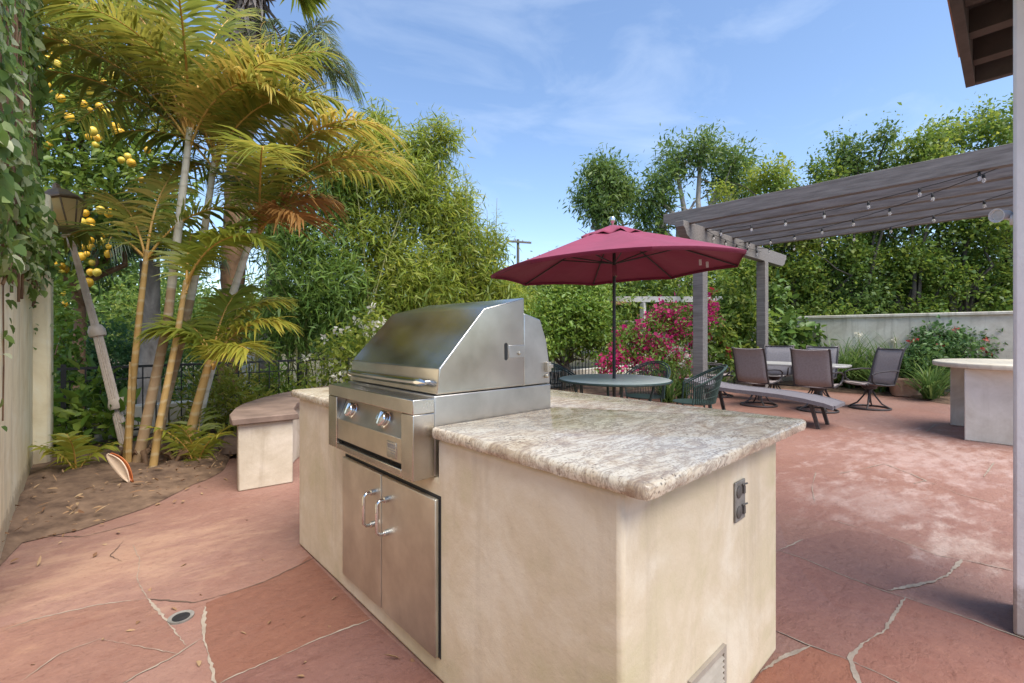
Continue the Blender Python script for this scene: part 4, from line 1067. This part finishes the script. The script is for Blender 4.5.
n = 700; cr = rng.random(n)*2*PI; fi = rng.integers(0, 22, n); fa = fi*2.399; fe = -.5+1.7*((fi*.618) % 1)
cd = np.stack([np.cos(fa)*np.cos(fe), np.sin(fa)*np.cos(fe), np.sin(fe)], 1); hub = np.array(tf)+cd*.9
ref = np.array([0, 0, 1.0]); s1 = nrm(np.cross(cd, ref)); s2 = np.cross(s1, cd); ang = rng.uniform(-2.2, 2.2, n)
D = cd*np.cos(ang)[:, None]+s1*np.sin(ang)[:, None]+rng.normal(size=(n, 3))*.06-[0, 0, .15]
V, Fq, p = leaf_geo(hub, D, s2, .75, .06); mesh_np('fan_crown', V-np.array(bf), Fq, M['lf_palm_green'], fp, np.repeat(rng.random(n)*.6, p))
st_ = MB()
for i in range(22): a = i*2.399; e_ = -.5+1.7*((i*.618) % 1); st_.tube([tf, tf+Vector((math.cos(a)*math.cos(e_), math.sin(a)*math.cos(e_), math.sin(e_)))*.9], .018, 5)
st_.build('leaf_stalk', M['rachis'], fp, True, recalc=False)
bw_ = P3(149, 0, 7.6); bw_.z = -.05; tw = P3(150, 262, 7.6)
big_palm('weeping palm with dark trunk and fine blue green fronds behind the leaning lamp', bw_, tw, .16, .13, M['trunk_grey'],
    [(AZ_R+R(a), R(e_), l, R(d)) for a, e_, l, d in ((180, 55, 1.6, 135), (165, 35, 1.5, 120), (200, 45, 1.6, 125), (150, 65, 1.5, 140), (220, 60, 1.4, 135), (120, 60, 1.5, 130), (90, 50, 1.4, 130), (60, 55, 1.4, 130), (30, 55, 1.3, 130), (0, 50, 1.2, 130), (330, 55, 1.3, 130), (280, 55, 1.3, 135), (250, 45, 1.3, 125), (185, 75, 1.5, 120))],
    M['lf_weep'], ll=.34, nl=56, hang=.9, wid=.014)

# ================================================================== CLIMBER, LEMON TREE, BAMBOO
iv = thing('ivy', 'thick ivy with large leaves spilling over the garden wall', 'ivy', (-.48, 4.6, 0))
def ivy_leaves(n, fn, ln):
    C = []; Nn = []; D = []
    for i in range(n):
        c, nn_ = fn(); C.append(c); Nn.append(nn_); D.append((random.gauss(0, .55), random.gauss(0, .55), -1+random.gauss(0, .35)))
    C = np.array(C); D = np.array(D); Nn = np.array(Nn)+rng.normal(size=(n, 3))*.45
    D = D-Nn*(np.sum(nrm(D)*nrm(Nn), 1)[:, None]*.9)
    l = ln*(.5+.9*rng.random(n)); return leaf_geo(C, D, Nn, l, l*.85, 'heart')
def f1():
    y = random.uniform(3.2, 6.55); z = 1.62+3.2*random.random()**1.0; edge = 1.58+.28*math.sin(y*3.1)+.18*math.sin(y*7.7)+(.55*max(0, y-5.6))
    z = max(z, edge+abs(random.gauss(0, .1))); dep = .05+.07*math.sin(y*2.3+z*2.1)**2+.03*math.sin(z*4+y)
    x = -.33+dep*random.random()**.6-(.06 if z > 2.3 else 0)
    return (x, y, z), (1, -.25, .35)
def f2():
    return (random.uniform(-.85, -.38), random.uniform(3.1, 6.7), random.uniform(2.3, 4.8)), (random.uniform(-1, 1), -.6, .4)
def f3():
    k = random.choice(((6.15, 1.15), (6.30, .9), (5.75, 1.35), (6.55, 1.5), (4.15, 1.05), (3.9, .75)))
    z = random.uniform(k[1], 2.4); return (-.325 if k[0] < 6.25 else -.205, k[0]+.06*math.sin(z*5)+random.gauss(0, .035), z), (1, -.3, .2)
Vs = []; Fs = []; Ts = []; b0_ = 0
for nn_, fn, ln in ((3900, f1, .072), (1200, f2, .085), (80, f3, .045)):
    V, Fq, p = ivy_leaves(nn_, fn, ln); Vs.append(V); Fs.append(Fq+b0_); b0_ += len(V); Ts.append(np.repeat(rng.random(nn_)**1.3, p))
mesh_np('leaves', np.concatenate(Vs)-np.array((-.48, 4.6, 0)), np.concatenate(Fs), M['lf_ivy'], iv, np.concatenate(Ts))
vm = MB()
for k in range(26):
    y = random.uniform(3.4, 6.5); z = random.uniform(1.5, 2.1); pts = [(-.325, y, z)]
    for i in range(7): y += random.uniform(-.12, .12); z += random.uniform(.12, .35); pts.append((-.322+(-.06 if z > 2.28 else 0)*0+random.uniform(0, .03), y, z))
    vm.tube(pts, [.009-.0008*i for i in range(8)], 5)
vm.tube([(-.336, 3.95, .78), (-.334, 3.97, 1.1), (-.333, 3.93, 1.5), (-.333, 3.96, 1.8)], .004, 5)
vm.build('stem', M['trunk_brown'], iv, True, recalc=False)

lb = P3(78, 0, 6.9); lb.z = -.03
lem = [(*P3(70, 130, 6.9), .75, .65, .8), (*P3(105, 190, 7.0), .8, .7, .8), (*P3(60, 250, 6.7), .45, .5, .6), (*P3(120, 110, 7.2), .8, .7, .7), (*P3(45, 50, 7.0), .8, .7, .8), (*P3(100, 30, 7.4), .9, .7, .8), (*P3(150, 190, 7.3), .6, .6, .7)]
lt = plant('lemon_tree', 'lemon tree loaded with yellow fruit behind the garden wall', 'lemon tree', lb, lem, M['lf_lemon'], 1000, 15, .13, .10, .48, r0=.10, tmat=M['trunk_brown'])
spots = [(48, 60), (36, 75), (55, 66), (33, 92), (52, 92), (60, 100), (88, 95), (92, 108), (100, 104), (88, 135), (96, 140), (118, 132), (122, 160), (132, 160), (50, 145), (102, 208), (83, 215), (88, 240), (96, 234), (92, 228), (107, 235), (84, 258), (90, 262), (97, 272), (56, 265), (62, 272), (61, 292), (63, 302), (110, 245), (82, 250), (125, 205), (142, 178), (70, 118), (112, 75), (40, 112), (150, 150), (66, 40), (92, 60)]
spots += [(a+random.choice((-6, 6, 0)), b+random.choice((5, 8, -6))) for a, b in random.sample(spots, 30)]
for px_, py_ in spots:
    c = P3(px_+random.uniform(-3, 3), py_+random.uniform(-3, 3), 6.25+random.uniform(-.2, .45)); r_ = random.uniform(.034, .062)
    mb = MB(); mb.lathe([(0, -r_*1.25), (r_*.25, -r_*1.12), (r_*.75, -r_*.75), (r_, 0), (r_*.85, r_*.55), (r_*.4, r_*.95), (0, r_*1.02)], 12, c, (random.uniform(-.4, .4), random.uniform(-.4, .4), 1))
    mb.build('lemon', random.choice((M['lemon'], M['lemon'], M['lemon_green'])), lt, True, smooth=80)

def bamboo(label, px, d, blobs, mat, ncl, ncul, grp='bamboo clumps screening the back fence', sp=.5):
    base = P3(px, 0, d); base.z = -.03
    t = thing('bamboo', label, 'bamboo', base, group=grp); mb = MB()
    for i in range(ncul):
        bl = blobs[i % len(blobs)]; p0 = Vector((base.x+random.gauss(0, sp), base.y+random.gauss(0, .3), -.03))
        top = Vector((bl[0]+random.gauss(0, bl[3]*.6), bl[1]+random.gauss(0, bl[4]*.5), bl[2]+bl[5]*random.uniform(.3, 1.05)))
        pts = [p0.lerp(top, s/8)+(top-p0).cross(Vector((0, 0, 1)))*0 for s in range(9)]
        for s in range(9): pts[s].x = p0.x+(top.x-p0.x)*(s/8)**1.8; pts[s].y = p0.y+(top.y-p0.y)*(s/8)**1.8
        mb.tube(pts, [.017*(1-.75*s/8) for s in range(9)], 5, cap=False)
    mb.build('culm', M['culm'], t, True, smooth=60, recalc=False)
    foliage('leaves', blobs, ncl, 16, .12, .165, .14, mat, t, droop=.55, out=.35, shape='quad', surf=.45, tvar=.55)
    return t
def B(px, py, d, rx, rz, ry=None): 
    v = P3(px, py, d); return (v.x, v.y, v.z, rx, ry or rx*.8, rz)
bamboo('dark leaved bamboo clump directly behind the cane palms', 300, 8.9, [B(290, 310, 8.6, .8, .9), B(315, 250, 8.7, .8, 1.0), B(345, 300, 8.6, .7, 1.0), B(330, 180, 9.0, .7, .9), B(280, 220, 9.0, .6, .9)], M['lf_bamboo_dark'], 1500, 26)
bamboo('tallest bamboo clump with loose sprays against the sky', 385, 9.3, [B(385, 170, 9.3, .75, .9), B(420, 200, 9.3, .75, .9), B(375, 250, 9.2, .8, .9), B(430, 150, 9.5, .5, .55), B(374, 148, 9.4, .45, .5), B(420, 280, 9.0, .8, .8), B(350, 190, 9.2, .5, .8), B(376, 122, 9.5, .25, .35), B(445, 133, 9.5, .25, .3)], M['lf_bamboo'], 2100, 34)
bamboo('yellow green bamboo clump nearest the parasol with thin bare shoots', 460, 9.8, [B(455, 240, 9.6, .7, .9), B(480, 280, 9.8, .55, .7), B(440, 300, 9.4, .7, .7), B(500, 300, 9.9, .45, .6), B(462, 205, 9.8, .35, .5), B(492, 245, 10, .3, .45), B(395, 320, 9.0, .8, .5)], M['lf_bamboo'], 1500, 26)
sh = thing('bamboo_shoot', 'thin bare bamboo shoots poking above the yellow green clump', 'bamboo', P3(470, 330, 10)); mb = MB()
for a, b in (((463, 300), (466, 165)), ((492, 300), (497, 198)), ((488, 300), (487, 210))):
    mb.tube([P3(*a, 10), P3((a[0]+b[0])/2+1, (a[1]+b[1])/2, 10), P3(*b, 10)], [.018, .013, .004], 5)
mb.build('culm', M['culm'], sh, True); shb = [B(466, 185, 10, .10, .3), B(497, 225, 10, .12, .35), B(487, 235, 10, .12, .3)]
foliage('leaves', shb, 26, 5, .06, .11, .13, M['lf_bamboo'], sh, droop=.4, shape='quad')

# ================================================================== SHRUBS AND BORDER PLANTS
def gp(px, d, z=0.0): x, y = P(px, d); return Vector((x, y, z))
plant('rose_bush', 'pale flowering rose bush at the corner behind the grill hood', 'rose bush', gp(362, 6.5), [B(362, 365, 6.5, .55, .45), B(345, 350, 6.5, .35, .35), B(378, 335, 6.6, .35, .4), B(325, 380, 6.6, .4, .35)], M['lf_bamboo'], 260, 12, .09, .06, .5, r0=.03)
rb_ = [o for o in col.objects if o.name.startswith('rose_bush')][0]
def blooms(parent, blobs, ncl, per, sig, ln, mat, name='flower', surf=.08):
    if ncl > 100:
        return tag(foliage(name, blobs, ncl, per, sig, ln, .8, mat, parent, droop=0, out=.5, shape='quad', surf=surf), kind='stuff')
    C, O, _ = crown_points(blobs, ncl, 1, 0.0, surf)
    for c in C: foliage(name, [(*c, sig, sig, sig)], per, 1, sig*.2, ln, .8, mat, parent, droop=-.3, out=.9, shape='leaf', surf=surf)
blooms(rb_, [B(362, 355, 6.45, .5, .42), B(350, 340, 6.45, .35, .35), B(378, 330, 6.5, .3, .35), B(322, 368, 6.5, .3, .25)], 26, 14, .035, .05, M['white_flower'])
plant('dark_shrub', 'dense dark green shrub behind the iron fence left of the palms', 'shrub', gp(105, 8.2), [B(85, 365, 8.0, .8, .8), B(125, 370, 8.2, .7, .75), B(60, 380, 7.6, .5, .7), B(160, 380, 8.3, .6, .7)], M['lf_dark'], 700, 14, .10, .09, .35, r0=.06)
plant('leafy_vine', 'fresh green bushy climber against the end pier of the garden wall', 'climber', gp(60, 5.45), [B(58, 395, 5.4, .18, .55), B(62, 340, 5.5, .14, .45), B(68, 420, 5.3, .25, .3), B(57, 300, 5.6, .10, .3)], M['lf_lime'], 210, 9, .06, .075, .6, r0=.02, tmat=M['trunk_brown'])
plant('broadleaf_shrub', 'broad pale leaves of a low shrub left of the lamp post foot', 'shrub', gp(88, 5.1), [B(80, 400, 5.1, .28, .3), B(95, 430, 5.0, .35, .25)], M['lf_lime'], 60, 6, .08, .15, .5, r0=.02)
for lab, px, d, mt, rr in (('yellowing fern shrub between the short palm and the bench wall', 222, 5.6, 'lf_palm_green', .5), ('orange tinged fern like shrub above the bench cap', 240, 6.3, 'lf_palm', .5), ('small shrub in front of the fence near the seat wall end', 275, 6.7, 'lf_lime', .4)):
    b = gp(px, d); plant('low_shrub', lab, 'shrub', b, [(b.x, b.y, .42, rr*.8, rr*.8, .38), (b.x+.25, b.y+.1, .3, rr*.6, rr*.6, .28)], M[mt], 130, 12, .09, .10, .22, r0=.02, droop=.1)
plant('green_thicket', 'mixed green thicket beyond the fence between palm trunks', 'shrub', gp(215, 11.5), [B(190, 330, 11, 1.0, 1.0), B(225, 340, 11.5, 1.0, .9), B(255, 330, 11, .9, 1.0), B(150, 320, 12, 1.1, 1.1)], M['lf_hedge'], 700, 13, .16, .12, .4, r0=.08)
plant('backdrop_tree', 'leafy tree far behind the lemon tree on the left', 'tree', gp(95, 15), [B(60, 240, 14, 1.8, 1.6), B(110, 260, 15, 1.8, 1.4), B(20, 200, 14, 1.6, 1.8), B(150, 290, 15, 1.6, 1.2), B(90, 300, 14, 1.6, 1.2)], M['lf_tree'], 900, 13, .26, .17, .45, r0=.2)

# middle distance behind the parasol
plant('lime_shrub', 'bright lime green shrub behind the grill hood and round table', 'shrub', gp(563, 10.2), [B(545, 330, 10, .55, .6), B(575, 320, 10.3, .65, .75), B(598, 330, 10.2, .45, .6), B(560, 300, 10.6, .5, .5), B(535, 350, 9.8, .4, .4), B(590, 292, 10.8, .45, .45)], M['lf_lime'], 1150, 14, .10, .085, .5, r0=.06)
plant('dark_tree', 'dark rounded tree below the parasol edge behind the lime shrub', 'tree', gp(565, 17), [B(555, 290, 17, 1.2, 1.0), B(590, 285, 17.5, 1.3, 1.0), B(525, 300, 16.5, 1.2, .9), B(620, 290, 17, 1.1, 1.0)], M['lf_tree'], 900, 13, .22, .15, .45, r0=.2)
plant('willowy_tree', 'light green tree right behind the parasol pole', 'tree', gp(660, 16), [B(640, 290, 16, 1.3, 1.3), B(680, 280, 16, 1.3, 1.4), B(715, 290, 16, 1.2, 1.2), B(610, 310, 15, 1.0, .8)], M['lf_hedge'], 1000, 13, .2, .14, .4, r0=.18, tmat=M['trunk_pale'])
plant('backdrop_shrub', 'pale green bush at the far left of the parasol edge', 'shrub', gp(512, 14), [B(505, 300, 13.5, .8, .8), B(525, 320, 13, .8, .7), B(480, 320, 13, .8, .8)], M['lf_bamboo'], 520, 13, .16, .12, .4, r0=.08)
bvb = [B(655, 335, 9.6, .50, .36), B(628, 345, 9.5, .38, .33), B(688, 325, 9.7, .36, .40), B(712, 312, 10.0, .16, .25), B(610, 362, 9.4, .28, .25), B(665, 365, 9.3, .6, .30), B(668, 312, 9.9, .32, .22)]
bv = plant('bougainvillea', 'magenta bougainvillea bush flowering between the parasol pole and the pergola post', 'bougainvillea', gp(660, 9.6), bvb, M['lf_lime'], 560, 12, .10, .06, .55, r0=.04)
blooms(bv, bvb, 150, 26, .075, .065, M['bract'], 'bract', .12)
hb_ = [B(735, 300, 11.2, .55, .7), B(718, 330, 11.0, .5, .5), B(752, 330, 11.2, .55, .6), B(728, 355, 10.8, .6, .35), B(745, 270, 11.6, .5, .5)]
hs = plant('hibiscus_shrub', 'dark hibiscus shrub with scattered red blooms between the two pergola posts', 'shrub', gp(736, 11.4), hb_, M['lf_hedge'], 700, 13, .11, .10, .55, r0=.05)
blooms(hs, hb_, 12, 10, .04, .10, M['red_flower'], 'flower', .05)
plant('bigleaf_shrub', 'big leaved shrub in front of the left end of the grey wall', 'shrub', gp(800, 11.6), [B(785, 328, 11.5, .4, .38), B(774, 300, 11.7, .28, .5), B(806, 338, 11.4, .4, .22), B(780, 345, 11.2, .5, .3)], M['lf_lime2'], 210, 6, .13, .17, .62, r0=.03)
ibb = [B(960, 352, 9.6, .60, .45), B(925, 362, 9.6, .45, .40), B(1000, 350, 9.6, .6, .5), B(940, 342, 9.8, .5, .32), B(980, 338, 9.8, .5, .35), B(1040, 355, 9.6, .6, .5)]
ix = plant('flowering_shrub', 'dense dark green shrub dotted with small rusty flower heads before the wall', 'shrub', gp(965, 9.8), ibb, M['lf_dark'], 1000, 14, .08, .075, .55, r0=.04)
blooms(ix, [(b[0], b[1], b[2]+.06, *b[3:]) for b in ibb], 60, 9, .03, .05, M['red_flower'], 'flower_head', .03)

def strap_plant(label, base, h, n, grp='strap leaved plants along the border', flowers=0):
    t = thing('strap_plant', label, 'plant', base, group=grp); V = []; Q = []; T = []
    for i in range(n):
        a = random.uniform(0, 2*PI); el = R(random.uniform(38, 86)); L_ = h*random.uniform(.75, 1.25); p = Vector((random.gauss(0, .05), random.gauss(0, .05), 0)); w = random.uniform(.018, .032)
        sd = Vector((-math.sin(a), math.cos(a), 0)); b = len(V); tt = random.random(); dr = R(random.uniform(40, 110))
        for k in range(6):
            s = k/5; V += [p+sd*w*.5*(1-s**3*.95), p-sd*w*.5*(1-s**3*.95)]
            e_ = el-dr*s**1.5; p = p+Vector((math.cos(a)*math.cos(e_), math.sin(a)*math.cos(e_), math.sin(e_)))*L_/5
        for k in range(5): Q.append((b+2*k, b+2*k+1, b+2*k+3, b+2*k+2)); T.append(tt)
    mesh_np('leaves', V, Q, M['lf_strap'], t, T, smooth=True)
    for i in range(flowers):
        x, y = random.gauss(0, .15), random.gauss(0, .15); z = h*random.uniform(.85, 1.1)
        MB().tube([(x*.3, y*.3, 0), (x, y, z)], .006, 5).build('flower_stalk', M['culm'], t)
        foliage('flower', [(base[0]+x, base[1]+y, z, .05, .05, .05)], 10, 6, .02, .035, .7, M['white_flower'], t, shape='quad')
    return t
SP = [(815, 11.0, .75, 'strap leaved plant left of the wall shrub behind the far chairs', 0), (832, 10.8, .8, 'strap leaved plant just right of the grey dining chairs', 0), (848, 10.6, .85, 'tall strap leaved plant beneath the bare stretch of wall', 0), (866, 10.5, .85, 'strap leaved plant rising behind the sideways chair', 1),
      (884, 10.4, .85, 'strap leaved plant directly behind the clay planter with one pale bloom', 1), (900, 10.2, .9, 'dense strap leaved plant at the right rear of the clay planter', 0), (918, 9.7, .75, 'arching strap leaved plant between clay planter and flowering shrub', 0), (936, 9.3, .65, 'low strap leaved plant at the tip of the stone bar', 0),
      (878, 9.9, .55, 'short strap leaved plant left of the clay planter', 0), (930, 8.9, .5, 'smallest strap leaved plant on the paving edge beside the bar', 0)]
for px_, d, h, lab, fl_ in SP: strap_plant(lab, gp(px_, d, .04), h*1.45, 150, flowers=fl_)
strap_plant('strap leaved plant with white blooms at the foot of the thick pergola post', gp(682, 8.9, .04), .85, 70, flowers=3)
strap_plant('strap leaved plant under the bougainvillea beside the round table', gp(668, 8.5, .03), .75, 60)
strap_plant('strap leaved plant half hidden behind the nearest dining chair', gp(722, 10.4, .04), .6, 50)

# ================================================================== TREES
def hedge_tree(label, px, d, top, w, n=1150, mat='lf_hedge', seed=0):
    zt = CH+(HOR-top)/F*d; c = gp(px, d); b = []
    zlo = 1.75
    k = max(5, int((zt-zlo)/.75))
    for i in range(k):
        z = zlo+(zt-zlo-.6)*i/(k-1); ww = w*(1.0 if i < k-2 else .72 if i == k-2 else .42)
        for s in range(3 if i < k-1 else 2):
            b.append((c.x+random.uniform(-.25, .5), c.y+random.uniform(-ww, ww), z+random.uniform(-.25, .25), .55, ww*.48, .55))
    for i in range(4): b.append((c.x+random.uniform(-.2, .3), c.y+random.uniform(-w, w)*.8, zt-random.uniform(.1, .9), .22, .24, .5))
    t = thing('hedge_tree', label, 'tree', (c.x, c.y, -.03), group='screen trees behind the grey wall')
    limbs(t, (c.x, c.y, -.03), [q[:3] for q in b[::3]], .11, M['trunk_dark'], fork=.3, wob=.12, extra=1)
    foliage('crown', b, n, 17, .15, .105, .55, M[mat], t, droop=.1, out=.6, surf=.4, shape='leaf' if False else 'quad', tvar=.6)
    return t
hedge_tree('bright green screen tree left of the hedge row above the pergola beam', 752, 15.5, 165, 1.6, 1300, 'lf_bamboo')
hedge_tree('screen tree rising over the middle of the first pergola rafter', 800, 14.6, 172, 1.5)
hedge_tree('darker screen tree with a loose spire above the pergola', 850, 14.2, 132, 1.4, 1500, 'lf_tree')
hedge_tree('screen tree with pointed shoots above the right half of the pergola', 905, 13.8, 132, 1.4, 1600)
hedge_tree('tall screen tree between the pointed shoots and the house', 955, 13.6, 120, 1.4, 1600)
hedge_tree('tallest screen tree touching the house corner', 1010, 13.4, 104, 1.4, 1350)
hedge_tree('screen tree mostly hidden behind the house corner', 1075, 13.2, 118, 1.2, 900)

def lopped(label, px, d, tips, n, r0=.22, px2=None):
    base = gp(px, d, -.05); bl = [B(*q[:2], d+q[3], q[2], q[2]*.9) for q in tips]
    t = thing('pollard_tree', label, 'tree', base, group='lopped trees above the parasol')
    limbs(t, base, [(b[0], b[1], b[2]+b[5]*.3) for b in bl], r0, M['trunk_pale'], fork=.52, wob=.16, n=9, extra=2)
    foliage('crown', bl, n, 17, .24, .22, .26, M['lf_tree'], t, droop=.5, out=.55, surf=.5, shape='quad', tvar=.6)
    return t
lopped('round headed dark tree directly above the parasol finial', 606, 20, [(605, 180, 1.0, 0), (588, 196, .7, 0), (622, 192, .75, .4), (604, 210, .8, -.3), (598, 170, .5, 0)], 620, .17)
lopped('open tree with forking bare grey limbs behind the pergola end', 690, 19, [(652, 205, .9, 0), (676, 160, .9, .3), (705, 150, .85, -.3), (735, 165, .9, .2), (740, 190, .85, 0), (662, 180, .7, -.4), (652, 235, .8, 0), (720, 185, .6, .5)], 720, .28)

# the wooded slope far beyond, one mass of crowns
bl = []
for i in range(26):
    v = P3(740+i*14, 315-10*(i % 3), random.uniform(19, 23)); bl.append((v.x, v.y, v.z, 1.5, 1.5, 1.2))
for i in range(46):
    px_ = -60+i*19; d = random.uniform(26, 36); bl.append(B(px_, random.uniform(318, 330) - (12 if 480 < px_ < 780 else 0), d, 2.2, 1.9))
fo = foliage('far_wood', bl, 3600, 12, .5, .42, .5, M['lf_tree'], None, surf=.3, shape='quad'); tag(fo, kind='stuff')
fo['label'] = 'mass of distant tree crowns low on the skyline beyond the garden'

# ================================================================== LIGHT, SKY, CAMERA
sun_az, sun_el = math.atan2(-.52, -.02), R(62)
to_sun = Vector((math.cos(sun_az)*math.cos(sun_el), math.sin(sun_az)*math.cos(sun_el), math.sin(sun_el)))
sl = bpy.data.lights.new('sun', 'SUN'); sl.energy = 3.3; sl.angle = R(48); sl.color = (1, .93, .82)
so_ = bpy.data.objects.new('sun', sl); col.objects.link(so_); so_.rotation_euler = (-to_sun).to_track_quat('-Z', 'Y').to_euler()
w = bpy.data.worlds.new('World'); sc.world = w; w.use_nodes = True; nt = w.node_tree
bg = nt.nodes['Background']; sky = N(nt, 'ShaderNodeTexSky'); sky.sky_type = 'NISHITA'; sky.sun_disc = False
sky.sun_elevation = sun_el; sky.sun_rotation = math.atan2(to_sun.x, to_sun.y); sky.air_density = 1.0; sky.dust_density = .6; sky.ozone_density = 2.5; sky.altitude = 50
tc = N(nt, 'ShaderNodeTexCoord')
mp = N(nt, 'ShaderNodeMapping'); mp.inputs['Rotation'].default_value = (R(8), R(-14), R(42)); mp.inputs['Scale'].default_value = (1.2, 3.0, 6.5); L(nt, tc.outputs['Generated'], mp.inputs['Vector'])
f1_ = noise(nt, mp.outputs[0], 1.6, 9, .56, .5); cl = ramp(nt, f1_, [(.50, 0.0), (.85, .30)])
skc = mix(nt, cl, sky.outputs[0], (4.2, 4.7, 5.4))
L(nt, skc, bg.inputs['Color']); bg.inputs['Strength'].default_value = .12
cam = bpy.data.cameras.new('camera'); co = bpy.data.objects.new('camera', cam); col.objects.link(co)
co.location = (0, 0, CH); co.rotation_euler = (R(90), 0, R(-42.8)); cam.sensor_width = 36; cam.lens = F/1024*36; cam.shift_y = -7.5/1024
cam.clip_start = .05; cam.clip_end = 2000; sc.camera = co
sc.view_settings.view_transform = 'Standard'; sc.view_settings.look = 'None'; sc.view_settings.gamma = 1; sc.view_settings.exposure = 1.14
sc.cycles.max_bounces = 8; sc.cycles.transparent_max_bounces = 8; sc.cycles.use_denoising = True
